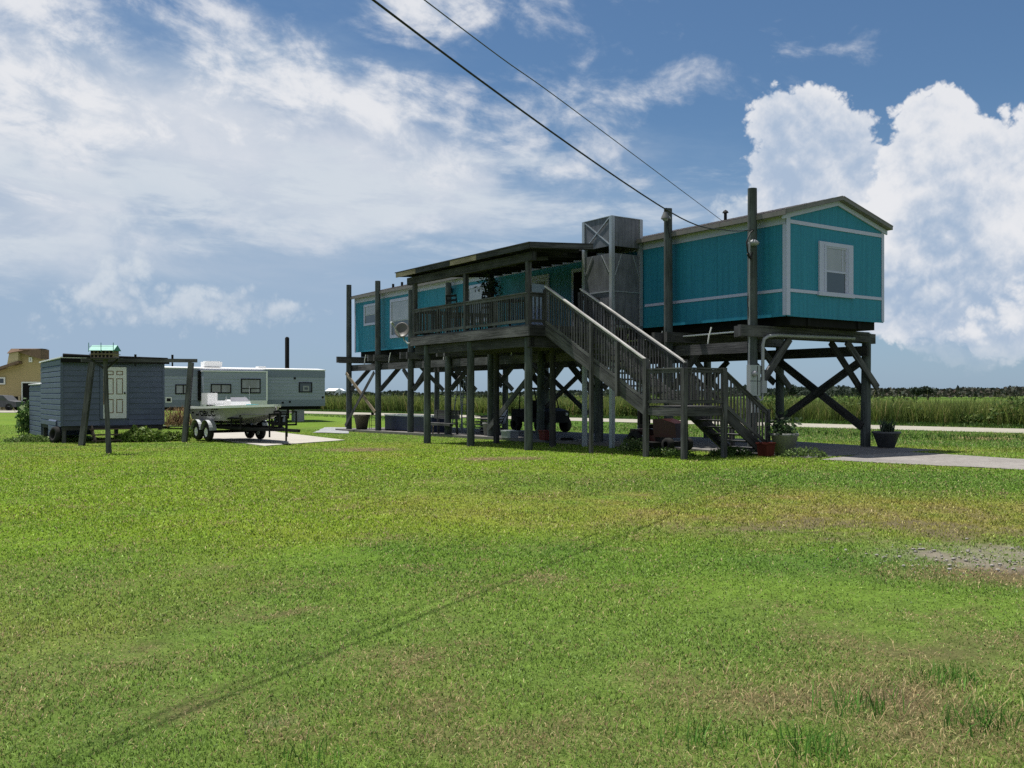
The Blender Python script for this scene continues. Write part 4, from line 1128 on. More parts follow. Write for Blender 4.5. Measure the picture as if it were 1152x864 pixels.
def hang(pts, name, mat, r, label, base):
    P = [Vector(p) for p in pts]; out = []
    for i in range(len(P) - 1):
        p0, p1, p2, p3 = P[max(0, i-1)], P[i], P[i+1], P[min(len(P)-1, i+2)]
        for k in range(10):
            t_ = k/10
            out.append(.5*((2*p1) + (p2 - p0)*t_ + (2*p0 - 5*p1 + 4*p2 - p3)*t_*t_ + (3*p1 - p0 - 3*p2 + p3)*t_**3))
    out.append(P[-1]); m = MB(); m.tube(out, r, 6)
    solo(m, name, mat, label, 'cable', base, WF, 'overhead cables')
pc = HF.world((-.42, a0 - .13, 5.98))
hang([(-7.6, -3, 7.9), (-5.0, 2.1, 6.35), (-1.36, 9.15, 5.46), (2.93, 17.3, 4.97), (5.02, 21.8, 5.42), (pc[0], pc[1], 5.98)], 'service_cable', 'cable', .0125, 'thick black power cable sagging to the near corner post', (0, 0, 0))
pr = HF.world((.35, 2.55, roofz(.35)))
hang([(-8.1, -4.8, 6.15), (-1.03, 11.0, 6.24), (.94, 15.39, 6.34), (pr[0], pr[1], pr[2] + .02)], 'thin_cable', 'greycable', .008, 'thin grey phone line running above to the roof', (0, 0, 0))
# ------------------------------------------------------------------ blue shed
SB0, SB1, SA_, SE_ = -14.07, -10.47, 21.2, 26.0
sg = gH(-12, 22)
shed = thing('shed', 'slate blue lap-sided shed on piers with a white panel door', 'shed', (-12.3, 23.6, sg), HF)
def lap(m, p, q, z0, z1, out, step=.205, th=.022):
    """lap boards from p to q (plan) between heights, sloping outward"""
    P, Q, o = Vector((*p, 0)), Vector((*q, 0)), Vector((*out, 0))
    z = z0
    while z < z1 - .02:
        t = min(z + step, z1)
        j = R.uniform(0, .006)
        a, b = P + o*(th + j), Q + o*(th + j)
        c, d = P + o*.004, Q + o*.004
        m.hexa([P + Vector((0, 0, z)), Q + Vector((0, 0, z)), b + Vector((0, 0, z)), a + Vector((0, 0, z)),
                P + Vector((0, 0, t)), Q + Vector((0, 0, t)), d + Vector((0, 0, t - .001)), c + Vector((0, 0, t - .001))])
        z += step
def ledge(m, x, y0, y1, z0, z1, step=.205, th=.034):
    """boards with a bevelled upper edge on a wall facing -x"""
    z = z0
    while z < z1 - .06:
        t = min(z + step, z1)
        m.hexa([(x - th, y0, z), (x, y0, z), (x, y1, z), (x - th, y1, z), (x - th, y0, t - .045), (x, y0, t - .001), (x, y1, t - .001), (x - th, y1, t - .045)])
        z += step
zt, zb_ = 2.90, .42
m = MB(); m.box(SB0 + .01, SB1 - .01, SA_ + .01, SE_ - .01, zb_, zt)
lap(m, (SB0, SA_), (-12.78, SA_), zb_, zt - .02, (0, -1)); lap(m, (-11.76, SA_), (SB1, SA_), zb_, zt - .02, (0, -1)); lap(m, (-12.78, SA_), (-11.76, SA_), 2.66, zt - .02, (0, -1))
ledge(m, SB0, SA_, SE_, zb_ - .02, zt - .02); lap(m, (SB1, SA_), (SB1, SE_), zb_, zt - .02, (1, 0))
part(m, 'wall', 'shed', shed)
m = MB(); m.box(SB0 - .02, SB0 + .06, SA_ - .032, SA_ - .001, zb_, zt - .02); m.box(SB1 - .06, SB1 + .02, SA_ - .032, SA_ - .001, zb_, zt - .02); m.box(SB0 + .06, SB1 - .06, SA_ - .05, SA_ - .025, zt - .14, zt - .02)
part(m, 'corner_board', 'shed', shed)
m = MB()
m.hexa([(SB0 - .07, SA_ - .22, zt), (SB1 + .2, SA_ - .22, zt), (SB1 + .2, SE_ + .2, zt - .04), (SB0 - .07, SE_ + .2, zt - .04), (SB0 - .07, SA_ - .22, zt + .03), (SB1 + .2, SA_ - .22, zt + .03), (SB1 + .2, SE_ + .2, zt - .01), (SB0 - .07, SE_ + .2, zt - .01)])
for b in np.arange(SB0 - .03, SB1 + .2, .24): m.beam((b, SA_ - .21, zt + .04), (b, SE_ + .19, zt), .05, .025)
rf = part(m, 'roof', 'shed_roof', shed)
m = MB(); m.box(SB0 - .05, SB1 + .16, SA_ - .20, SA_ - .16, zt - .16, zt - .002); m.tube([(SB0 + .02, SA_ - .18, zt + .085), (SB0 + 1.1, SA_ - .18, zt + .07), (SB1 + .1, SA_ - .18, zt + .05)], [.08, .06, .035], 8); part(m, 'tarpaper_roll', 'blackmat', rf)
m = MB()
b0, b1 = -12.66, -11.84; z0, z1 = .68, 2.60
m.box(b0, b1, SA_ - .045, SA_ - .004, z0, z1)
dr = part(m, 'door', 'door', shed, 'worn white six-panel door rotting on its left edge')
def ring(m, x0, x1, z0, z1, y0, y1, w):
    m.box(x0, x1, y0, y1, z0, z0 + w); m.box(x0, x1, y0, y1, z1 - w, z1); m.box(x0, x0 + w, y0, y1, z0 + w, z1 - w); m.box(x1 - w, x1, y0, y1, z0 + w, z1 - w)
bw = MB()
for x0, x1 in ((b0 + .13, b0 + .36), (b0 + .46, b0 + .69)):
    for za, zc in ((z0 + .2, z0 + .72), (z0 + .9, z0 + 1.5), (z0 + 1.62, z0 + 1.78)):
        ring(bw, x0, x1, za, zc, SA_ - .050, SA_ - .044, .028)
part(bw, 'panel_moulding', 'peel', dr)
m = MB(); m.box(b0 - .11, b0 - .005, SA_ - .055, SA_ - .002, z0 - .02, z1 + .02); m.box(b1 + .005, b1 + .08, SA_ - .055, SA_ - .002, z0 - .02, z1 + .02); m.box(b0 - .11, b1 + .08, SA_ - .055, SA_ - .002, z1 + .021, z1 + .09)
part(m, 'door_frame', 'shed', dr)
m = MB()
for z, h in ((1.2, .5), (1.62, .34), (1.98, .28)): m.box(b0 + .005, b0 + .12 + R.random()*.06, SA_ - .048, SA_ - .046, z, z + h)
part(m, 'rotten_patch', 'peel', dr)
m = MB(); m.ball((b1 - .07, SA_ - .08, z0 + .95), .035, 8, 6); part(m, 'handle', 'black', dr)
for b, a in ((SB0 + .1, SA_ + .1), (SB0 + .75, SA_ + .12), (SB0 + 1.9, SA_ + .15), (SB1 - .12, SA_ + .1), (SB0 + .1, SE_ - .2), (SB1 - .12, SE_ - .2), (SB0 + .12, 23.4)):
    m = MB(); m.box(b - .06, b + .06, a - .06, a + .06, sg - .2, zb_ - .001); part(m, 'pier', 'wood', shed)
m = MB(); m.box(SB0 + .02, SB1 - .02, SA_ + .02, SE_ - .02, zb_ - .16, zb_ - .002); part(m, 'floor_frame', 'wood_dark', shed)
m = MB()
for i, (z, a) in enumerate(((.48, -.28), (.28, -.52), (.08, -.76))):
    m.box(b0 - .5, b1 + .45, SA_ + a - .13, SA_ + a + .13, sg + z, sg + z + .045)
for b in (b0 - .4, b1 + .35): m.beam((b, SA_ - .02, sg + .55), (b, SA_ - .85, sg - .02), .05, .22)
part(m, 'step', 'lattice', shed)
m = MB(); lb0, lb1, la1 = SB0 + .02, SB0 + 1.9, 29.4
m.box(lb0 + .01, lb1, SE_ + .03, la1, sg + .1, 2.0)
ledge(m, lb0, SE_ + .03, la1, sg + .08, 1.98); part(m, 'lean_to', 'shed', shed)
m = MB(); m.hexa([(lb0 - .06, SE_ + .05, 1.98), (lb1, SE_ + .05, 2.2), (lb1, la1 + .1, 2.2), (lb0 - .06, la1 + .1, 1.98), (lb0 - .06, SE_ + .05, 2.02), (lb1, SE_ + .05, 2.24), (lb1, la1 + .1, 2.24), (lb0 - .06, la1 + .1, 2.02)]); part(m, 'lean_to_roof', 'shed_roof', shed)
m = MB(); ledge(m, SB0 - .06, 21.9, 23.6, sg + .02, .62); m.box(SB0 - .05, SB0 - .01, 21.9, 23.6, sg + .02, .62); part(m, 'skirt_panel', 'shed', shed)

m = MB()
c = Vector(HF.world((SB0 - .15, 21.6, 0))); c.z = float(gz(c.x, c.y)) + .30
prof = [(.16, -.09), (.24, -.10), (.30, -.07), (.31, 0), (.30, .07), (.24, .10), (.16, .09), (.16, -.09)]
m.lathe((0, 0, 0), prof, 24); q = Vector((-.6, -.8, .12)).to_track_quat('Z', 'Y'); m.v = [tuple(c + q @ Vector(v)) for v in m.v]
solo(m, 'tyre', 'rubber', 'old black tyre leaning at the left foot of the blue shed', 'tyre', tuple(c))

# timber swing frame with leaning legs
def P_at(u, v, d): return Vector(((u - 576)/FPX*d, d, CAMZ + (HZ - v)/FPX*d))
sw = thing('swing_frame', 'weathered leaning timber frame standing in front of the blue shed', 'frame', (-13.6, 33.4, float(gz(-13.6, 33.4))))
D1, D2 = 31.9, 34.3
tl, tr = P_at(103.5, 408, D1), P_at(215, 408.5, D2)
for (u, d, tp) in ((91, D1 - .1, tl), (207, D2 - .1, tr)):
    x = (u - 576)/FPX*d; m = MB(); m.beam((x, d, float(gz(x, d)) - .2), tp + Vector((0, 0, .02)), .17, .17, (1, 0, 0)); part(m, 'leg', 'wood', sw)
m = MB(); d = (tr - tl).normalized(); m.beam(tl - d*.35 + Vector((0, 0, .09)), tr + d*.22 + Vector((0, 0, .09)), .10, .13); part(m, 'top_beam', 'wood', sw)
m = MB()
for s in (.42, .80): p = tl + (tr - tl)*s; m.tube([p + Vector((0, 0, .1)), p + Vector((0, 0, .30))], .04, 6); m.tube([p + Vector((0, 0, .02)), p + Vector((0, 0, -.12))], .03, 6)
part(m, 'hook', 'black', sw)

# purple martin house on a pole
bx, by = G(123, 510.3); bz = float(gz(bx, by))
bh = thing('birdhouse', 'mint-roofed martin birdhouse on a crooked wooden pole before the shed door', 'birdhouse', (bx, by, bz))
D3 = by; tp = P_at(118.5, 404, D3)
m = MB(); m.tube([(bx, by, bz - .2), (bx - .04, by, bz + .6), ((bx + tp.x)/2 - .02, by, 1.3), (tp.x, by, tp.z)], [.085, .07, .065, .06], 10); part(m, 'pole', 'wood', bh)
cx, z0 = tp.x, tp.z
m = MB(); m.box(cx - .42, cx + .38, by - .26, by + .26, z0, z0 + .03); m.beam((cx - .40, by, z0 - .01), (cx, by, z0 - .3), .04, .05); m.beam((cx + .36, by, z0 - .01), (cx, by, z0 - .3), .04, .05); part(m, 'platform', 'wood_dark', bh)
m = MB(); m.box(cx - .34, cx + .31, by - .19, by + .19, z0 + .031, z0 + .125); m.box(cx - .34, cx + .31, by - .19, by + .19, z0 + .145, z0 + .235); m.box(cx - .37, cx + .34, by - .23, by + .23, z0 + .126, z0 + .144)
bd = part(m, 'body', 'wood_light', bh)
m = MB()
for r_ in (0, 1):
    for k in range(6):
        x = cx - .29 + k*.108; m.box(x - .03, x + .03, by - .199, by - .191, z0 + .05 + r_*.112, z0 + .112 + r_*.112)
part(m, 'nest_hole', 'blackmat', bd)
m = MB(); m.prism([(by - .26, z0 + .237), (by + .26, z0 + .237), (by, z0 + .40)], cx - .38, cx + .35, axis='x'); part(m, 'roof', 'teallight', bh)
m = MB()
for x in (cx - .37, cx - .02, cx + .33): m.tube([(x, by - .24, z0 + .2), (x, by - .24, z0 + .46)], .010, 5)
m.tube([(cx - .37, by - .24, z0 + .36), (cx + .33, by - .24, z0 + .36)], .007, 5); part(m, 'perch_rod', 'teallight', bh)

# ------------------------------------------------------------------ camper trailer
CA, CD = 36.4, 2.4
def onface(u, a0):
    """b on a plane a=a0 for photo column u"""
    r = (u - 576)/FPX; p = HF.world((0, a0, 0)); return (r*p[1] - p[0])/(HF.c - r*HF.s)
def zface(u, v, a0):
    b = onface(u, a0); return CAMZ + (HZ - v)/FPX*HF.world((b, a0, 0))[1]
cb1 = onface(365.5, CA); cb0 = cb1 - 11.2
camp = thing('camper_trailer', 'long pale grey camper trailer with a slide-out behind the boat', 'camper', ((cb0 + cb1)/2, CA + 1.2, gH(-3, CA)), HF)
cz0, cz1 = .88, 3.05
m = MB(); m.prism([(CA, cz0), (CA + CD, cz0), (CA + CD, cz1 - .04), (CA + CD*.5, cz1 + .07), (CA, cz1 - .04)], cb0, cb1, axis='x')
for z in np.arange(cz0 + .18, cz1 - .3, .19): m.box(cb0 + .02, cb1 - .02, CA - .012, CA - .002, z, z + .05)
part(m, 'body', 'camper', camp)
m = MB(); m.box(cb0 - .01, cb1 + .012, CA - .018, CA + CD + .01, cz0 - .01, cz0 + .36); m.box(cb0 - .01, cb1 + .012, CA - .016, CA - .002, cz1 - .48, cz1 - .12); part(m, 'band', 'camperband', camp)
m = MB(); m.prism([(CA - .05, cz1 - .06), (CA + CD + .05, cz1 - .06), (CA + CD + .05, cz1), (CA + CD*.5, cz1 + .075), (CA - .05, cz1 - .01)], cb0 - .04, cb1 + .04, axis='x'); cr = part(m, 'roof', 'gel', camp)
sa = CA - .65
s0, s1 = onface(229, sa), onface(300.5, sa)
m = MB(); m.box(s0, s1, sa, CA - .02, cz0 + .02, cz1 - .22)
for z in np.arange(cz0 + .2, cz1 - .5, .19): m.box(s0 + .02, s1 - .02, sa - .012, sa - .002, z, z + .05)
so_ = part(m, 'slide_out', 'camper', camp)
m = MB(); m.box(s0 - .002, s1 + .002, sa - .016, CA - .03, cz0 + .01, cz0 + .34); m.box(s0 - .03, s1 + .03, sa - .04, CA - .03, cz1 - .219, cz1 - .16); m.box(s1 - .06, s1 + .02, sa - .03, sa - .003, cz0 + .3, cz1 - .22); part(m, 'trim', 'gel', so_)
m = MB(); m.box(s0 - .14, s0 - .01, CA - .2, CA - .02, cz0 + .35, cz1 - .16); part(m, 'seal', 'blackmat', so_)
def cwin(u0, u1, v0, v1, a0, par, split=None, hs=None, mt='glassgrey'):
    bb0, bb1 = onface(u0, a0), onface(u1, a0); za, zc = zface((u0 + u1)/2, v1, a0), zface((u0 + u1)/2, v0, a0)
    f = MB(); ring(f, bb0, bb1, za, zc, a0 - .04, a0 - .014, .06)
    w_ = part(f, 'window', 'black', par)
    g = MB(); g.box(bb0 + .06, bb1 - .06, a0 - .026, a0 - .0145, za + .06, zc - .06)
    part(g, 'pane', mt, w_)
    d_ = MB()
    if split: x = bb0 + (bb1 - bb0)*split; d_.box(x - .03, x + .03, a0 - .035, a0 - .027, za + .06, (zc - .06) if not hs else za + (zc - za)*hs)
    if hs: z = za + (zc - za)*hs; d_.box(bb0 + .06, bb1 - .06, a0 - .035, a0 - .027, z, z + .05)
    if split or hs: part(d_, 'mullion', 'black', w_)
cwin(197, 215, 432.5, 443.5, CA, camp, .5)
cwin(237, 260, 432, 442.5, sa, so_, .5, None, 'glassgrey'); cwin(271, 293, 426, 442.5, sa, so_, .48, .3, 'glassgrey'); cwin(336, 351, 430, 441.5, CA, camp, None, None, 'glass')
m = MB(); bb0, bb1 = onface(340.5, CA), onface(347.5, CA); z0, z1 = zface(344, 441, CA), zface(344, 434, CA); ring(m, bb0, bb1, z0 + .05, z1, CA - .05, CA - .041, .09); part(m, 'window_fan', 'greyplastic', camp)
m = MB(); bb = onface(244, CA); m.cbox((bb, CA + 1.0, cz1 + .22), (1.0, .7, .28)); m.cbox((bb, CA + 1.0, cz1 + .375), (.8, .55, .05)); bevel(part(m, 'air_conditioner', 'gel', cr), .06)
m = MB(); bb = onface(300, CA); m.cbox((bb, CA + 1.0, cz1 + .10), (.45, .45, .10)); part(m, 'roof_hatch', 'gel', cr)
m = MB()
bb = onface(186, CA); m.box(bb, bb + .34, CA - .03, CA - .019, 1.12, 1.42); part(m, 'service_hatch', 'white', camp)
m = MB(); m.box(bb + .06, bb + .28, CA - .036, CA - .031, 1.18, 1.36)
for u, v in ((331.5, 425.5), (318, 453), (326, 452), (363, 447)): b_ = onface(u, CA); z = zface(u, v, CA); m.box(b_ - .06, b_ + .06, CA - .03, CA - .019, z - .06, z + .06)
part(m, 'vent', 'black', camp)
m = MB(); m.box(cb0 + .2, cb1 - .2, CA + .15, CA + CD - .15, cz0 - .2, cz0 - .012); part(m, 'underframe', 'blackmat', camp)
gc = gH(-1, CA)
for u in (338, 318): b_ = onface(u, CA); m = MB(); m.box(b_ - .28, b_ + .32, CA + .2, CA + .7, gc - .05, cz0 - .2); part(m, 'block_stand', 'greyplastic', camp)
for b_ in (cb0 + 5.0, cb0 + 6.0):
    m = MB(); m.lathe((0, 0, 0), [(.2, -.1), (.36, -.1), (.37, 0), (.36, .1), (.2, .1), (.05, .05)], 20)
    m.v = [(b_ + v[0], CA + .3 + v[2], gc + .36 + v[1]) for v in m.v]; part(m, 'wheel', 'rubber', camp)
# dark pole behind the camper
px, py = (323 - 576)/FPX*60, 60
m = MB(); m.tube([(px, py, -.2), (px, py, CAMZ + 64/FPX*60 - .08), (px, py, CAMZ + 64/FPX*60)], [.14, .14, .07], 12)
solo(m, 'post', 'blackmat', 'tall black post rising behind the camper roof', 'post', (px, py, 0))

# dry brush pile by the shed's right corner
cx, cy = G(197, 480); cy += .5
P = np.stack([rng.normal(cx, .42, 900), rng.normal(cy, .4, 900), np.zeros(900)], 1); P[:, 2] = gz(P[:, 0], P[:, 1]) + .12 + np.abs(rng.normal(0, .36, 900))
P[:, 2] = np.minimum(P[:, 2], .72)
br = thing('brush_pile', 'heap of dry brown brush on a pallet beside the shed', 'brush pile', (cx, cy, float(gz(cx, cy))))
me = blades('twigs', P - np.array((cx, cy, float(gz(cx, cy)))), rng.uniform(.15, .4, 900), rng.uniform(.015, .05, 900), rng.uniform(.3, 1.5, 900), rng.uniform(0, 6.28, 900), mixcol([(.16, .10, .05), (.28, .2, .11), (.08, .05, .03)], [3, 2, 2], 900), 'reed')
link(me, 'twigs', (0, 0, 0), br)
m = MB(); zz = float(gz(cx, cy)); m.box(cx - .85, cx + .75, cy - .45, cy + .45, zz + .10, zz + .14); m.box(cx - .8, cx - .6, cy - .4, cy + .4, zz - .05, zz + .1); m.box(cx + .5, cx + .7, cy - .4, cy + .4, zz - .05, zz + .1); part(m, 'pallet', 'wood', br)

# ------------------------------------------------------------------ boat and trailer
bo = Frame((-11.71, 36.64), math.radians(-50))          # x forward, y to port
bg = float(gz(-10.5, 34.5)) + .03
boat = thing('boat', 'grey and white open motorboat with a white outboard resting on a black trailer', 'boat', (2.4, 0, .50), bo)
ST = []
for s in np.linspace(0, 1, 15):
    x = 5.45*s; f = max(0, (s - .45)/.55)
    hb = 1.02*(1 - f**2.3*.97); ch = .86*(1 - f**1.7*.98)
    ks = .50 + .62*f**3.2; cs = .62 + .30*f**1.8
    sh = 1.10 + .12*s**1.5
    rake = .0
    ST.append((x, hb, ch, ks, min(cs, sh - .08), sh))
m = MB()
def sec(t): x, hb, ch, ks, cs, sh = t; return [(x, -hb, sh), (x, -ch, cs), (x, 0, ks), (x, ch, cs), (x, hb, sh)]
for i in range(len(ST) - 1):
    A, B = sec(ST[i]), sec(ST[i+1])
    for j in range(4): m.poly([A[j], A[j+1], B[j+1], B[j]], None, 0, True)
m.poly(sec(ST[0])[::-1])
hull = part(m, 'hull', 'hull', boat)
m = MB()
for i in range(len(ST) - 1):
    for sg_ in (-1, 1):
        a, b = ST[i], ST[i+1]
        o = lambda t, k: (t[0], sg_*max(.0, t[1] + k), t[5])
        pts = [o(a, .05), o(b, .05), o(b, -.16), o(a, -.16)]
        lo = [(p[0], p[1], p[2] - .07) for p in pts]; hi = [(p[0], p[1], p[2] + .015) for p in pts]
        m.hexa((lo + hi) if sg_ < 0 else (lo[::-1] + hi[::-1]))
a = ST[-4]; m.poly([(a[0], -a[1], a[5] + .01), (ST[-1][0], -ST[-1][1], ST[-1][5] + .01), (ST[-1][0], ST[-1][1], ST[-1][5] + .01), (a[0], a[1], a[5] + .01)])
part(m, 'gunwale', 'gel', boat)
m = MB()
for i in range(len(ST) - 1):
    a, b = ST[i], ST[i+1]
    k = lambda t: (t[1]*.5 + t[2]*.5)*.97
    m.poly([(a[0], -k(a), .86), (b[0], -k(b), .86), (b[0], k(b), .86), (a[0], k(a), .86)])
part(m, 'deck', 'gel', boat)
m = MB(); m.hexa([(1.9, -.42, .87), (2.75, -.42, .87), (2.75, .42, .87), (1.9, .42, .87), (2.0, -.38, 1.38), (2.5, -.38, 1.32), (2.5, .38, 1.32), (2.0, .38, 1.38)])
con = part(m, 'console', 'gel', boat)
m = MB(); m.hexa([(2.42, -.36, 1.325), (2.5, -.36, 1.325), (2.5, .36, 1.325), (2.42, .36, 1.325), (2.30, -.30, 1.47), (2.34, -.30, 1.47), (2.34, .30, 1.47), (2.30, .30, 1.47)]); part(m, 'windshield', 'glassgrey', con)
m = MB(); m.box(1.15, 1.6, -.4, .4, .87, 1.19); m.box(1.12, 1.2, -.4, .4, 1.20, 1.34); part(m, 'seat', 'gel', boat)
m = MB(); m.tube([(1.95, .02, 1.3), (1.86, .02, 1.36)], .02, 6); m.lathe((1.85, .02, 1.36), [(.15, 0), (.17, .015), (.15, .03)], 14); part(m, 'steering_wheel', 'black', con)
m = MB()
for xx, yy in ((2.05, -.36), (2.05, .36)): m.tube([(xx, yy, 1.36), (xx, yy, 1.5)], .02, 6)
m.tube([(2.3, .44, 1.2), (2.3, .44, 1.9)], .008, 5); part(m, 'grab_rail', 'panelgrey', con)
m = MB(); m.cbox((3.75, -.1, 1.06), (.4, .3, .32)); bevel(part(m, 'cooler', 'aqua', boat), .03)
m = MB(); m.cbox((-.42, 0, 1.40), (.62, .40, .46)); mo = bevel(part(m, 'outboard_motor', 'gel', boat), .13, 4)
m = MB(); m.beam((-.40, 0, 1.2), (-.52, 0, .42), .16, .28, (1, 0, 0)); m.beam((-.5, 0, .46), (-.56, 0, .30), .06, .34, (1, 0, 0)); m.tube([(-.42, 0, .50), (-.72, 0, .48)], [.07, .05], 10); part(m, 'motor_leg', 'greyplastic', mo)
m = MB()
for k in range(3):
    a = k*2.09; m.beam((-.75, math.cos(a)*.04, .48 + math.sin(a)*.04), (-.76, math.cos(a)*.16, .48 + math.sin(a)*.16), .02, .09, (1, 0, 0))
part(m, 'propeller', 'black', mo)
# lettering and decals on the starboard side
def hullpt(x, f):
    s = x/5.45*14; i = min(13, int(s)); t_ = s - i
    A, B = sec(ST[i]), sec(ST[i+1])
    top = Vector(A[0])*(1 - t_) + Vector(B[0])*t_; bot = Vector(A[1])*(1 - t_) + Vector(B[1])*t_
    return bot + (top - bot)*f + Vector((0, -.006, 0))
def strokes(m, segs, x0, f0, w, h, lw):
    for (a, b, c, d) in segs:
        p, q = hullpt(x0 + a*w, f0 + b*h), hullpt(x0 + c*w, f0 + d*h)
        m.beam(p, q, .006, lw, (0, 0, 1) if abs(a - c) > .2 else (1, 0, 0))
LT = {'M': [(0, 0, 0, 1), (0, 1, .5, .3), (.5, .3, 1, 1), (1, 1, 1, 0)], 'O': [(0, 0, 0, 1), (0, 1, 1, 1), (1, 1, 1, 0), (1, 0, 0, 0)],
      'B': [(0, 0, 0, 1), (0, 1, .9, 1), (.9, 1, .9, 0), (.9, 0, 0, 0), (0, .5, .9, .5)], 'L': [(0, 1, 0, 0), (0, 0, .9, 0)], 'C': [(1, 1, 0, 1), (0, 1, 0, 0), (0, 0, 1, 0), (1, 0, 1, .35)]}
m = MB(); x = 1.02
for ch in 'OBLC': strokes(m, LT[ch], x, .34, .26, .30, .05); x += .36
for xa, xb, fa, fb in ((.55, .72, .38, .40), (.74, .90, .34, .52), (.2, .42, .52, .56)): m.beam(hullpt(xa, fa), hullpt(xb, fb), .006, .06)
for xa, xb in ((2.2, 2.34), (2.4, 2.52), (2.56, 2.8)): m.beam(hullpt(xa, .78), hullpt(xb, .82), .006, .04)
m.beam(hullpt(3.9, .22), hullpt(4.0, .25), .006, .06)
part(m, 'hull_lettering', 'black', hull)

tra = thing('boat_trailer', 'black tandem boat trailer with silver fenders parked on a concrete pad', 'trailer', (2.4, 0, bg), bo)
m = MB(); zf = .40
for y in (-.62, .62): m.box(-.1, 4.6, y - .04, y + .04, zf - .10, zf + .02); m.beam((4.6, y, zf - .04), (6.2, 0, zf - .04), .08, .10)
m.beam((5.7, 0, zf - .04), (7.15, 0, zf - .04), .10, .10)
for x in (.0, 1.2, 2.4, 3.6, 4.6): m.box(x - .04, x + .04, -.62, .62, zf - .1, zf - .0)
part(m, 'frame', 'black', tra)
m = MB()
for y in (-.5, .5): m.beam((.0, y, .545), (3.7, y, .57), .09, .05)
for y in (-.78, .78):
    for x in (.3, 2.6, 3.5, 4.3): m.box(x - .025, x + .025, y - .025, y + .025, zf - .05, zf + .36)
    m.beam((.2, y, zf + .22), (4.4, y, zf + .34), .05, .07); m.beam((.2, y, zf - .02), (4.4, y, zf - .02), .06, .06)
part(m, 'bunk', 'blackmat', tra)
m = MB(); m.beam((5.75, 0, zf), (5.55, 0, 1.02), .08, .08, (1, 0, 0)); m.cbox((5.52, 0, .95), (.14, .2, .12)); m.tube([(5.6, -.12, .9), (5.6, .12, .9)], .06, 10)
m.beam((5.1, 0, zf), (5.6, 0, .8), .05, .05); m.box(5.6, 5.64, -.35, .35, .55, .62); m.box(5.6, 5.64, -.35, -.30, .1, .9); m.box(5.6, 5.64, .30, .35, .1, .9); m.box(5.6, 5.64, -.35, .35, .86, .92); part(m, 'winch_post', 'black', tra)
m = MB(); m.tube([(6.5, -.14, .0), (6.5, -.14, .85)], .035, 8); m.tube([(6.5, -.14, .8), (6.62, -.14, .86)], .015, 6); m.cbox((6.5, -.14, bg + .035), (.26, .2, .05)); part(m, 'jack', 'black', tra)
m = MB(); m.box(5.9, 5.94, -.3, .55, .5, .56); m.box(5.9, 5.94, .5, .55, .5, 1.0); m.box(5.9, 5.94, -.1, -.05, .5, 1.0); m.box(5.9, 5.94, -.1, .55, .95, 1.0); part(m, 'step_frame', 'black', tra)
for x in (1.05, 2.0):
    for y, sd in ((-1.02, -1), (1.02, 1)):
        m = MB(); m.lathe((0, 0, 0), [(.17, -.10), (.27, -.105), (.315, -.07), (.325, 0), (.315, .07), (.27, .105), (.17, .10)], 24)
        m.v = [(x + v[0], y + v[2], bg + .325 + v[1]) for v in m.v]; wh = part(m, 'wheel', 'rubber', tra)
        m = MB(); m.lathe((0, 0, 0), [(.0, .075), (.06, .08), (.09, .05), (.17, .085), (.175, .09), (.175, -.09), (.0, -.09)], 20)
        m.v = [(x + v[0], y + sd*v[2], bg + .325 + v[1]) for v in m.v]; part(m, 'rim', 'gel', wh)
        m = MB(); pr_ = [(.43*math.cos(t_), .43*math.sin(t_)) for t_ in np.linspace(.15, math.pi - .15, 12)]
        for i in range(11):
            (a, c), (b, d) = pr_[i], pr_[i+1]
            y0, y1 = y - .14, y + .14; z = bg + .34
            m.hexa([(x + a, y0, z + c), (x + b, y0, z + d), (x + b, y1, z + d), (x + a, y1, z + c), (x + a*1.03, y0, z + c*1.03), (x + b*1.03, y0, z + d*1.03), (x + b*1.03, y1, z + d*1.03), (x + a*1.03, y1, z + c*1.03)])
        part(m, 'fender', 'panelgrey' if sd > 0 else 'galv', tra)
    m = MB(); m.tube([(x, -1.0, bg + .325), (x, 1.0, bg + .325)], .035, 8); part(m, 'axle', 'black', tra)

# ------------------------------------------------------------------ tan house at far left and the far white house
TD = 92.0; s_ = TD/FPX
def tx(u): return (u - 576)*s_
def tz(v): return CAMZ + (HZ - v)*s_
th = thing('tan_house', 'tall tan house with brown shingle roof behind the blue shed', 'house', (tx(20), TD, 0))
m = MB(); m.prism([(tx(-60), 0), (tx(62), 0), (tx(62), tz(412)), (tx(24), tz(408)), (tx(-10), tz(419)), (tx(-60), tz(428))], TD, TD + 11); part(m, 'wall', 'tan', th)
m = MB(); m.prism([(tx(24), tz(408.5)), (tx(62), tz(412)), (tx(47.5), tz(403)), (tx(24), tz(396))], TD - .02, TD + 1); part(m, 'wall', 'tan', th)
m = MB(); m.prism([(tx(11), tz(414)), (tx(24), tz(409)), (tx(24), tz(396)), (tx(14), tz(397))], TD - .6, TD + 1); part(m, 'dormer_wall', 'tan2', th)
m = MB()
m.hexa([(tx(12.5), TD - .8, tz(398)), (tx(24.5), TD - .8, tz(395.6)), (tx(24.5), TD + 1.4, tz(395.6)), (tx(12.5), TD + 1.4, tz(398)), (tx(15), TD - .4, tz(392.4)), (tx(48), TD - .2, tz(392.2)), (tx(48), TD + 1.2, tz(392.2)), (tx(15), TD + 1.2, tz(392.4))])
m.hexa([(tx(24), TD - .5, tz(396.6)), (tx(48.5), TD - .5, tz(404.2)), (tx(48.5), TD + 1.2, tz(404.2)), (tx(24), TD + 1.2, tz(396.6)), (tx(24), TD - .45, tz(393)), (tx(48.5), TD - .45, tz(393)), (tx(48.5), TD + 1.2, tz(393)), (tx(24), TD + 1.2, tz(393))])
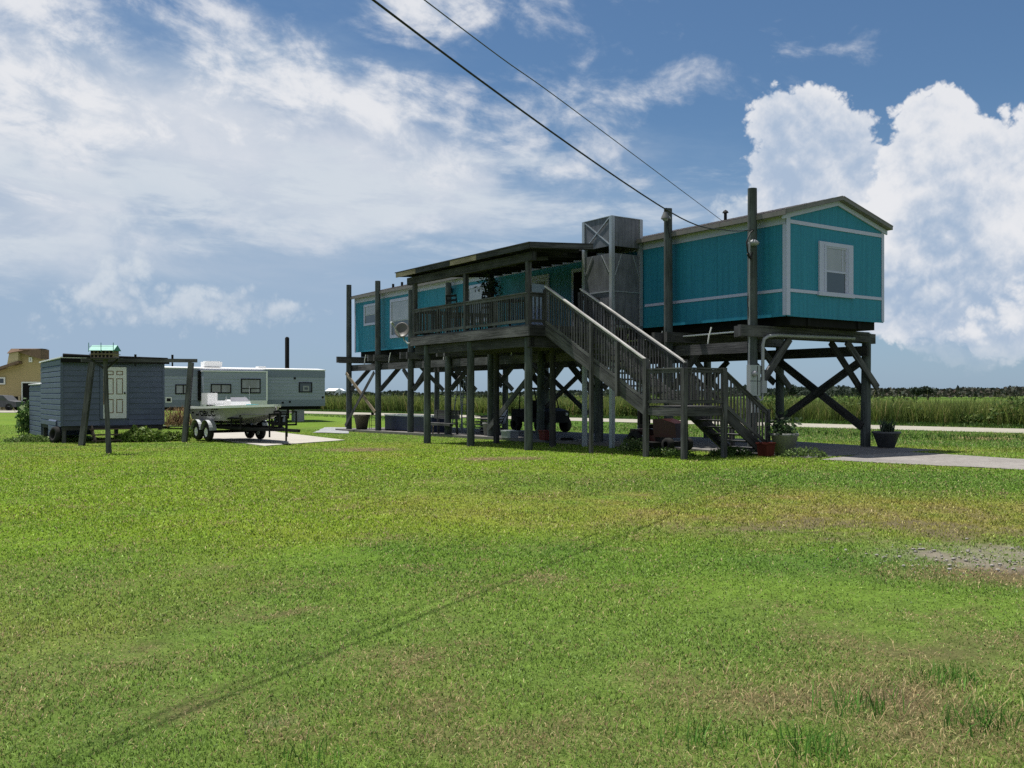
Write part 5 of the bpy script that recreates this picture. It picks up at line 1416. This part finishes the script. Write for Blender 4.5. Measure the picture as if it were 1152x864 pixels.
m.beam((tx(-12), TD - .3, tz(419.3)), (tx(25), TD - .3, tz(407.6)), .9, .25); m.beam((tx(-62), TD - .3, tz(428)), (tx(-10), TD - .3, tz(418.6)), .9, .25)
part(m, 'roof', 'roofbrown', th)
for (u0, u1, v0, v1, mt_) in ((-4, 6.5, 424.5, 432.5, 'glass'), (33.2, 37, 402, 407.5, 'glassgrey'), (-30, -18, 426, 434, 'glass')):
    f = MB(); ring(f, tx(u0), tx(u1), tz(v1), tz(v0), TD - .16, TD - .03, .12); w_ = part(f, 'window', 'white', th)
    g = MB(); g.box(tx(u0) + .12, tx(u1) - .12, TD - .12, TD - .03, tz(v1) + .12, tz(v0) - .12); part(g, 'pane', mt_, w_)
f = MB(); f.box(tx(25), tx(26), TD - .15, TD - .03, 0, tz(431)); f.box(tx(25), tx(56), TD - .15, TD - .03, tz(431), tz(429.5)); dr_ = part(f, 'garage_opening', 'white', th)
g = MB(); g.box(tx(26), tx(56), TD - .06, TD - .022, .02, tz(431)); part(g, 'dark_bay', 'blackmat', dr_)
g = MB(); g.box(tx(-30), tx(21), TD - .06, TD - .022, .3, tz(446)); part(g, 'open_bay', 'blackmat', th)
for u in (-12, 0, 8, 21.5): m = MB(); m.box(tx(u), tx(u) + .2, TD - .18, TD - .065, 0, tz(445.5)); part(m, 'bay_post', 'tan2', th)
def car(name, label, u, d, w, mt_):
    x = (u - 576)/FPX*d; z = 0
    c = thing(name, label, 'car', (x, d, 0))
    m = MB(); m.prism([(x - w/2, .35), (x + w/2, .35), (x + w/2, .85), (x + w*.30, .95), (x + w*.16, 1.45), (x - w*.26, 1.5), (x - w*.40, 1.0), (x - w/2, .9)], d - .85, d + .85); bevel(part(m, 'body', mt_, c), .08, 2)
    m = MB(); m.prism([(x + w*.25, .97), (x + w*.14, 1.38), (x - w*.24, 1.42), (x - w*.35, 1.0)], d - .87, d + .87); part(m, 'window', 'glass', c)
    for k in (-.31, .31):
        for yy in (d - .78, d + .78):
            m = MB(); m.lathe((0, 0, 0), [(.15, -.1), (.33, -.1), (.34, 0), (.33, .1), (.15, .1), (.0, .05)], 16); m.v = [(x + w*k + v[0], yy + v[2], .34 + v[1]) for v in m.v]; part(m, 'wheel', 'rubber', c)
car('parked_car', 'dark grey car parked under the tan house', 2, 88.5, 3.6, 'darkpot')
FD = 300.0; f_ = FD/FPX
def fx(u): return (u - 576)*f_
def fz(v): return CAMZ + (HZ - v)*f_
wh_ = thing('white_house', 'tiny pale house on the horizon between camper and stilt house', 'house', (fx(376), FD, 0))
m = MB(); m.box(fx(367), fx(386), FD, FD + 5, 1.2, fz(439.6)); m.prism([(fx(377), fz(439.6)), (fx(386), fz(439.6)), (fx(381.5), fz(437))], FD - .02, FD + 5); part(m, 'wall', 'whitehouse', wh_)
m = MB(); m.hexa([(fx(366), FD - .5, fz(439.8)), (fx(377), FD - .5, fz(439.8)), (fx(377), FD + 5, fz(439.8)), (fx(366), FD + 5, fz(439.8)), (fx(369), FD + 1, fz(437)), (fx(381), FD + 1, fz(437)), (fx(381), FD + 4, fz(437)), (fx(369), FD + 4, fz(437))]); part(m, 'roof', 'gel', wh_)
m = MB()
for u in (368, 373, 378, 383, 385.6): m.box(fx(u), fx(u) + .3, FD + .5, FD + .8, 0, 1.2)
part(m, 'stilt', 'wood_dark', wh_)
m = MB()
for u in (370.5, 375, 382): m.box(fx(u), fx(u) + .5, FD - .06, FD - .022, fz(441.6), fz(440.3))
part(m, 'window', 'glass', wh_)
# ------------------------------------------------------------------ things under and around the house
def SP(u, v, lift=0):
    """slab point seen at a photo position -> house coords"""
    z = 0
    for _ in range(4):
        d = (CAMZ - z)*FPX/(v - HZ); x = (u - 576)/FPX*d; b, a = HF.local(x, d); z = zslab(a)
    return b, a, z
def pot(name, label, cat, b, a, z, rb, rt, h, mat, square=False, fluted=False, plant=None):
    o = thing(name, label, cat, (b, a, z), HF, 'pots and planters around the slab')
    n = 4 if square else 28; m = MB()
    k = math.sqrt(2) if square else 1
    m.lathe((b, a, z), [(rb*.2*k, .005), (rb*k, 0), (rt*.95*k, h*.86), (rt*1.05*k, h*.88), (rt*1.05*k, h), (rt*.9*k, h), (rt*.85*k, h*.9), (.01, h*.9)], n)
    part(m, 'pot', mat, o)
    m = MB(); m.disc((b, a, z + h*.915), rt*.86*(.98 if not square else 1.25), n=n if not square else 4); 
    part(m, 'soil', 'soil', o)
    return o
def agave(o, b, a, z, n, ln, w, col, spread=.6):
    P = np.array([(rng.normal(0, .07), rng.normal(0, .07), 0) for _ in range(n)]) + np.array((b, a, z)) - np.array(BASE[o.name])
    me = blades('plant', P, rng.uniform(.55, 1, n)*ln, rng.uniform(.7, 1.2, n)*w, rng.uniform(.1, spread, n), rng.uniform(0, 6.28, n), mixcol(col, [1]*len(col), n, .3), 'leaf')
    link(me, 'plant', (0, 0, 0), o)
def bushy(o, b, a, z, n, r, h, sz, col):
    P = np.stack([rng.normal(0, r*.5, n), rng.normal(0, r*.5, n), np.abs(rng.normal(0, h*.5, n))], 1) + np.array((b, a, z)) - np.array(BASE[o.name])
    me = leaves('plant', P, rng.uniform(.6, 1.3, n)*sz, mixcol(col, [1]*len(col), n, .35), 'leaf', 2.0)
    link(me, 'plant', (0, 0, 0), o)
GRN = [(.035, .075, .03), (.06, .11, .035), (.10, .15, .06), (.03, .055, .025)]
b, a, z = SP(997, 503.5); o = pot('planter', 'dark grey planter with spiky leaves beside the right corner post', 'planter', b, a, z, .23, .385, .47, 'darkpot')
agave(o, b, a, z + .43, 70, .46, .05, [(.05, .075, .05), (.09, .12, .08), (.03, .05, .03)], .7)
b, a, z = SP(879, 511.5); a -= .1; o = pot('planter', 'large pale concrete planter with leafy plant by the stair foot', 'planter', b, a, z, .24, .345, .56, 'concpot')
bushy(o, b - .05, a, z + .5, 300, .34, .42, .07, [(.02, .045, .02), (.04, .08, .03), (.07, .11, .045), (.02, .035, .018)]); 
b, a, z = SP(858, 512.5); o = pot('square_pot', 'square red clay pot left of the pale concrete planter', 'pot', b - .02, a - .12, z, .14, .17, .34, 'terra', True)
b, a, z = SP(407, 483); o = pot('planter', 'empty brown-grey tub planter at the far end of the slab', 'planter', b, a, z, .26, .39, .72, 'brownpot')
b, a, z = SP(548, 490); o = pot('tall_pot', 'pale fluted pot beside a pile under the porch', 'pot', b, a, z, .12, .18, .5, 'concpot')
b, a, z = SP(614, 495); o = pot('square_tub', 'square red tub standing on the slab under the porch', 'tub', b, a, z, .15, .19, .34, 'red', True)

# wire rack next to the far planter
b, a, z = SP(420, 483); o = thing('wire_rack', 'thin wire plant rack beside the far empty planter', 'rack', (b, a, z), HF)
m = MB()
for db, da in ((-.16, -.1), (.16, -.1), (-.16, .1), (.16, .1)): m.tube([(b + db, a + da, z), (b + db, a + da, z + .72)], .012, 6)
for zz in (.2, .45, .7): m.beam((b - .17, a - .1, z + zz), (b + .17, a - .1, z + zz), .014, .014); m.beam((b - .17, a + .1, z + zz), (b + .17, a + .1, z + zz), .014, .014)
part(m, 'frame', 'black', o)
m = MB(); m.box(b - .15, b + .15, a - .1, a + .1, z + .70, z + .715); m.lathe((b - .04, a, z + .72), [(.07, 0), (.08, .1)], 10); part(m, 'shelf', 'black', o)

# dark blue stock tank
b0, a0_, z = SP(433, 484); b1_, a1_, _ = SP(474, 487)
o = thing('storage_tank', 'long dark blue tank box between two piles under the house', 'tank', ((b0 + b1_)/2, (a0_ + a1_)/2, z), HF)
lo, hi = min(a0_, a1_), max(a0_, a1_); bb = max(b0, b1_)
m = MB(); m.box(bb, bb + .8, lo, hi, z + .06, z + .70); bevel(part(m, 'body', 'navy', o), .04, 3)
m = MB(); m.box(bb - .02, bb + .82, lo - .02, hi + .02, z + .701, z + .76); part(m, 'rim', 'shed_roof', o)
m = MB(); m.box(bb - .012, bb - .003, lo + .28, lo + .55, z + .32, z + .46); part(m, 'label_plate', 'greyplastic', o)
m = MB(); m.box(bb, bb + .8, lo, lo + .1, z, z + .059); m.box(bb, bb + .8, hi - .1, hi, z, z + .059); part(m, 'skid', 'black', o)

# wooden bench
b, a, z = SP(492, 488.5)
o = thing('wooden_bench', 'weathered plank bench with a high back under the porch', 'bench', (b, a, z), HF)
m = MB(); m.box(b + .42, b + .47, a - 1.0, a + 1.0, z + .62, z + .80); m.box(b + .43, b + .48, a - 1.0, a + 1.0, z + .81, z + .98); part(m, 'backrest', 'wood', o)
m = MB(); m.box(b, b + .2, a - 1.0, a + 1.0, z + .42, z + .46); m.box(b + .21, b + .41, a - 1.0, a + 1.0, z + .42, z + .46); m.box(b - .012, b - .001, a - 1.0, a + 1.0, z + .36, z + .46); part(m, 'seat', 'wood', o)
for da in (-.75, .75):
    m = MB(); m.beam((b + .1, a + da - .2, z), (b + .3, a + da + .1, z + .42), .05, .09); part(m, 'leg', 'wood_light' if da > 0 else 'wood', o)
    m = MB(); m.beam((b + .5, a + da, z), (b + .44, a + da, z + .98), .05, .09); part(m, 'leg', 'wood', o)

# step ladder
b, a, z = SP(520, 484)
o = thing('step_ladder', 'tall open stepladder standing under the porch', 'ladder', (b, a, z), HF)
for s in (-1, 1):
    m = MB(); m.beam((b + .0, a + .55, z) if False else (b - .26*s, a - .45, z), (b - .14*s, a, z + 2.55), .035, .07, (0, 1, 0)); part(m, 'rail', 'greyplastic', o)
    m = MB(); m.beam((b - .26*s, a + .55, z), (b - .14*s, a + .05, z + 2.5), .03, .05, (0, 1, 0)); part(m, 'rear_rail', 'greyplastic', o)
for k in range(1, 9):
    t_ = k/8.5; m = MB(); w_ = .26 - .12*t_; m.cbox((b, a - .45 + .45*t_, z + 2.55*t_), (w_*2, .09, .025)); part(m, 'step', 'greyplastic', o)
m = MB(); m.cbox((b, a, z + 2.57), (.36, .2, .04)); part(m, 'top_cap', 'black', o)

# stacked boards
b, a, z = SP(537, 489.5); b += .6
o = thing('lumber_stack', 'low stack of loose grey boards under the porch', 'lumber', (b, a, z), HF)
for k in range(7):
    m = MB(); j = R.uniform(-.15, .15); m.cbox((b + R.uniform(-.05, .05), a + j, z + .05 + k*.115), (.3 + R.uniform(0, .2), 1.5 + R.uniform(-.3, .3), .04)); part(m, 'board', 'wood', o)
    m = MB()
    for da in (-.45, .45): m.cbox((b, a + da, z + .005 + k*.115 + .0), (.3, .06, .05 if k == 0 else .06))
    part(m, 'spacer', 'wood_dark', o)

# folding chair
b, a, z = SP(551, 489); b += .35
o = thing('folding_chair', 'pale canvas folding chair behind the fluted pot', 'chair', (b, a, z), HF)
m = MB(); m.beam((b + .2, a - .03, z + .42), (b + .36, a, z + .98), .5, .02, (0, 1, 0)) if False else m.hexa([(b + .2, a - .28, z + .45), (b + .22, a - .28, z + .45), (b + .22, a + .28, z + .45), (b + .2, a + .28, z + .45), (b + .34, a - .28, z + 1.0), (b + .36, a - .28, z + 1.0), (b + .36, a + .28, z + 1.0), (b + .34, a + .28, z + 1.0)]); part(m, 'backrest', 'canvas', o)
m = MB(); m.box(b - .25, b + .2, a - .28, a + .28, z + .43, z + .45); part(m, 'seat', 'canvas', o)
for s in (-1, 1):
    m = MB(); m.beam((b - .25, a + s*.29, z), (b + .36, a + s*.29, z + 1.02), .025, .025); part(m, 'leg', 'black', o)
    m = MB(); m.beam((b + .28, a + s*.29, z), (b - .25, a + s*.29, z + .44), .025, .025); part(m, 'leg', 'black', o)

# grey storage box, hose coil
b, a, z = SP(569, 492.5); o = thing('storage_box', 'low grey storage box at the slab edge under the porch', 'box', (b, a, z), HF)
m = MB(); m.box(b, b + .35, a - .3, a + .3, z, z + .22); bevel(part(m, 'body', 'greyplastic', o), .02)
m = MB(); m.box(b - .02, b + .37, a - .32, a + .32, z + .221, z + .27); bevel(part(m, 'lid', 'panelgrey', o), .015)
b, a, z = SP(638, 495); m = MB()
for k in range(5): m.tube([(b + (.24 - .02*k)*math.cos(t_), a + (.24 - .02*k)*math.sin(t_), z + .02 + .022*(k % 3)) for t_ in np.linspace(0, 6.2, 20)], .016, 6)
solo(m, 'hose_coil', 'black', 'black coil of hose lying on the slab right of the red tub', 'hose', (b, a, z), HF)

# dark utility buggy with roll cage
b, a, z = SP(596, 486); b += .5
o = thing('utility_buggy', 'dark utility buggy with roll cage parked in shade under the house', 'buggy', (b, a, z), HF)
a_f, a_r = a - 1.35, a + 1.35
m = MB(); m.prism([(a_f, z + .42), (a_r, z + .42), (a_r, z + .98), (a + .35, z + .98), (a + .3, z + .62), (a - .5, z + .62), (a - .6, z + 1.05), (a_f + .1, z + .92)], b - .55, b + .65, axis='x'); bevel(part(m, 'body', 'black', o), .05)
for aa in (a - .92, a + .85):
    for bb in (b - .62, b + .72):
        m = MB(); m.lathe((0, 0, 0), [(.14, -.12), (.28, -.13), (.32, -.09), (.33, 0), (.32, .09), (.28, .13), (.14, .12), (.0, .06)], 20); m.v = [(bb + v[2], aa + v[0], z + .33 + v[1]) for v in m.v]; part(m, 'wheel', 'rubber', o)
m = MB()
for bb in (b - .5, b + .6):
    m.tube([(bb, a - .62, z + 1.0), (bb, a - .32, z + 1.82), (bb, a - .1, z + 1.93), (bb, a + .55, z + 1.93), (bb, a + .72, z + 1.8), (bb, a + .8, z + .95)], .028, 8)
for aa, zz in ((a - .3, 1.84), (a + .62, 1.9)): m.tube([(b - .5, aa, z + zz), (b + .6, aa, z + zz)], .028, 8)
part(m, 'roll_cage', 'black', o)
for bb in (b - .22, b + .32):
    m = MB(); m.cbox((bb, a + .02, z + .74), (.44, .46, .16)); m.cbox((bb, a + .26, z + 1.08), (.44, .14, .58)); bevel(part(m, 'seat', 'blackmat', o), .04)
m = MB(); m.lathe((0, 0, 0), [(.15, 0), (.17, .015), (.15, .03)], 14); q = Vector((0, .7, .7)).to_track_quat('Z', 'Y'); m.v = [tuple(Vector((b - .22, a - .38, z + 1.14)) + q @ Vector(v)) for v in m.v]; m.tube([(b - .22, a - .38, z + 1.14), (b - .22, a - .6, z + .95)], .02, 6); part(m, 'steering_wheel', 'black', o)
m = MB(); m.lathe((0, 0, 0), [(.0, .03), (.06, .02), (.07, 0)], 10)
vv = list(m.v); m.v = [(b - .35 + v[0], a_f - .02 - v[2], z + .78 + v[1]) for v in vv]; part(m, 'headlight', 'lampglass', o)
m2 = MB(); m2.lathe((0, 0, 0), [(.0, .03), (.06, .02), (.07, 0)], 10); m2.v = [(b + .45 + v[0], a_f - .02 - v[2], z + .78 + v[1]) for v in m2.v]; part(m2, 'headlight', 'lampglass', o)

# red riding mower behind the stair landing
b, a, z = -1.2, 3.55, gH(-1.2, 3.5) + .03
o = thing('riding_mower', 'dark red riding mower parked in shade behind the stair landing', 'mower', (b, a, z), HF)
m = MB(); m.prism([(a - .95, z + .38), (a - .05, z + .38), (a + .0, z + .88), (a - .35, z + .90), (a - .9, z + .78)], b - .24, b + .24, axis='x'); bevel(part(m, 'hood', 'redpaint', o), .05)
m = MB(); m.box(b - .34, b + .34, a + .2, a + .85, z + .42, z + .58); m.box(b - .22, b + .22, a - .1, a + .3, z + .25, z + .40); bevel(part(m, 'fender', 'redpaint', o), .05)
m = MB(); m.cbox((b, a + .42, z + .66), (.44, .42, .12)); m.cbox((b, a + .62, z + .90), (.42, .1, .42)); bevel(part(m, 'seat', 'blackmat', o), .04)
m = MB(); m.box(b - .55, b + .55, a - .35, a + .25, z + .10, z + .24); bevel(part(m, 'deck', 'black', o), .05)
for aa, bb, rr in ((a - .75, b - .36, .19), (a - .75, b + .36, .19), (a + .55, b - .42, .27), (a + .55, b + .42, .27)):
    m = MB(); m.lathe((0, 0, 0), [(rr*.45, -.09), (rr*.88, -.1), (rr, -.05), (rr, .05), (rr*.88, .1), (rr*.45, .09), (0, .05)], 18); m.v = [(bb + v[2], aa + v[0], z + rr + v[1]) for v in m.v]; part(m, 'wheel', 'rubber', o)
m = MB(); m.tube([(b, a - .05, z + .85), (b, a + .08, z + 1.02)], .02, 6); m.lathe((b, a + .09, z + 1.02), [(.15, 0), (.165, .015), (.15, .03)], 14); part(m, 'steering_wheel', 'black', o)

# porch furniture
def bar_chair(b, a, rz, label):
    c = thing('patio_chair', label, 'chair', (b, a, DZ), HF, 'dark chairs on the porch')
    c.rotation_euler.z += rz
    B0 = (0, 0, 0); BASE[c.name] = B0
    for dx in (-.22, .22):
        m = MB(); m.tube([(dx, -.22, 0), (dx, -.2, .6)], .02, 6); part(m, 'leg', 'black', c)
        m = MB(); m.tube([(dx, .22, 0), (dx, .2, .6), (dx, .30, 1.34)], .02, 6); part(m, 'leg', 'black', c)
    m = MB(); m.cbox((0, 0, .60), (.48, .46, .04)); part(m, 'seat', 'black', c)
    m = MB()
    for zz in (.85, 1.0, 1.15, 1.3): m.cbox((0, .26 + (zz - .85)*.1, zz), (.44, .02, .07))
    part(m, 'backrest', 'black', c)
    return c
bar_chair(-3.3, 11.25, 1.9, 'dark slatted chair at the left part of the porch')
bar_chair(-3.2, 9.9, -1.4, 'dark slatted chair beside the hanging fern on the porch')
t_ = thing('patio_table', 'small dark round table behind the porch railing', 'table', (-2.7, 8.9, DZ), HF)
m = MB(); m.lathe((-2.7, 8.9, DZ + .98), [(.01, 0), (.46, 0), (.46, .03), (.01, .03)], 22); part(m, 'tabletop', 'black', t_)
m = MB(); m.tube([(-2.7, 8.9, DZ), (-2.7, 8.9, DZ + .98)], .04, 8); m.lathe((-2.7, 8.9, DZ), [(.28, 0), (.26, .03), (.05, .05)], 18); part(m, 'pedestal', 'black', t_)
f_b, f_a = -2.6, 10.25
o = thing('hanging_fern', 'dark fern in a basket hanging under the porch roof', 'plant', (f_b, f_a, 5.0), HF)
m = MB(); m.lathe((f_b, f_a, 4.86), [(.08, 0), (.18, .14), (.19, .17), (.02, .16)], 14); part(m, 'basket', 'lattice', o)
m = MB()
for k in range(3): t2 = k*2.1; m.tube([(f_b + .18*math.cos(t2), f_a + .18*math.sin(t2), 5.02), (f_b, f_a, 5.72)], .006, 4)
part(m, 'chain', 'black', o)
P = np.stack([rng.normal(0, .17, 420), rng.normal(0, .17, 420), rng.normal(.18, .20, 420)], 1)
me = leaves('fronds', P, rng.uniform(.03, .08, 420), mixcol([(.03, .05, .04), (.05, .08, .06), (.09, .11, .12)], [2, 2, 1], 420), 'leaf', 2.4); link(me, 'fronds', (0, 0, 0), o)

# ------------------------------------------------------------------ weeds and shrubs
def weed(label, u, v, n, rx, ry, h, sz, col, name='weed_clump', asp=2.6, stems=True):
    x, y = G(u, v); z = float(gz(x, y))
    o = thing(name, label, 'weeds' if name != 'shrub' else 'shrub', (x, y, z), WF, 'weed clumps' if name != 'shrub' else None)
    q = rng.uniform(0, 6.28, n); r_ = np.sqrt(rng.random(n))
    hx, hy = np.cos(q)*r_*rx, np.sin(q)*r_*ry
    dome = np.sqrt(np.clip(1 - r_**2, .05, 1))*(.6 + .8*vnoise(hx*4 + 50, hy*4, 71))
    hz = rng.uniform(.08, 1, n)**.7*h*dome
    me = leaves('foliage', np.stack([hx, hy, hz], 1), rng.uniform(.6, 1.3, n)*sz, mixcol(col, [1]*len(col), n, .35), 'leaf', asp, .8); link(me, 'foliage', (0, 0, 0), o)
    if stems:
        k = max(20, n//14); P = np.stack([rng.normal(0, rx*.45, k), rng.normal(0, ry*.45, k), np.zeros(k)], 1)
        me = blades('stem', P, rng.uniform(.5, 1.15, k)*h, np.full(k, .018), rng.uniform(.05, .5, k), rng.uniform(0, 6.28, k), mixcol(col, [1]*len(col), k), 'leaf'); link(me, 'stem', (0, 0, 0), o)
    return o
WG = [(.10, .17, .025), (.14, .21, .035), (.07, .13, .02), (.17, .23, .06)]
weed('leafy green weed mound at the shed steps', 160, 497, 2600, 1.05, .55, .52, .06, WG)
weed('low weeds at the foot of the leaning right timber leg', 196, 496, 700, .6, .35, .36, .05, WG)
weed('tall weeds between leaning timber leg and boat', 212, 493, 500, .3, .3, .5, .05, WG)
weed('low weeds at the left foot of the shed', 38, 497, 900, 1.1, .4, .26, .06, [(.12, .19, .05), (.2, .26, .1), (.08, .14, .03)])
weed('large-leaved vine climbing beside the shed lean-to', 29, 489, 330, .42, .4, 1.55, .17, [(.07, .14, .04), (.12, .2, .06), (.22, .30, .13), (.04, .09, .02)], 'shrub', 1.3)
weed('sparse weeds at the left foot of the stair', 714, 508, 420, .5, .3, .42, .045, [(.07, .13, .03), (.12, .18, .06), (.2, .25, .1)])
weed('low weeds under the stair landing', 752, 514, 420, .7, .3, .24, .04, [(.05, .10, .02), (.09, .15, .04)])
weed('small weeds by the last stair step', 822, 513, 420, .6, .25, .26, .04, [(.05, .10, .02), (.09, .15, .04)])
weed('grassy weeds right of the pale concrete planter', 905, 514.5, 420, .6, .2, .28, .035, [(.09, .15, .04), (.14, .2, .06)])
# ------------------------------------------------------------------ render settings
scene.render.engine = 'CYCLES'
scene.view_settings.view_transform = 'Standard'; scene.view_settings.look = 'None'
scene.view_settings.exposure = 0.6; scene.view_settings.gamma = 1.0; scene.view_settings.use_curve_mapping = False
scene.cycles.max_bounces = 6; scene.cycles.diffuse_bounces = 3; scene.cycles.glossy_bounces = 2; scene.cycles.transmission_bounces = 3
scene.cycles.use_denoising = False
scene.cycles.sample_clamp_indirect = 6
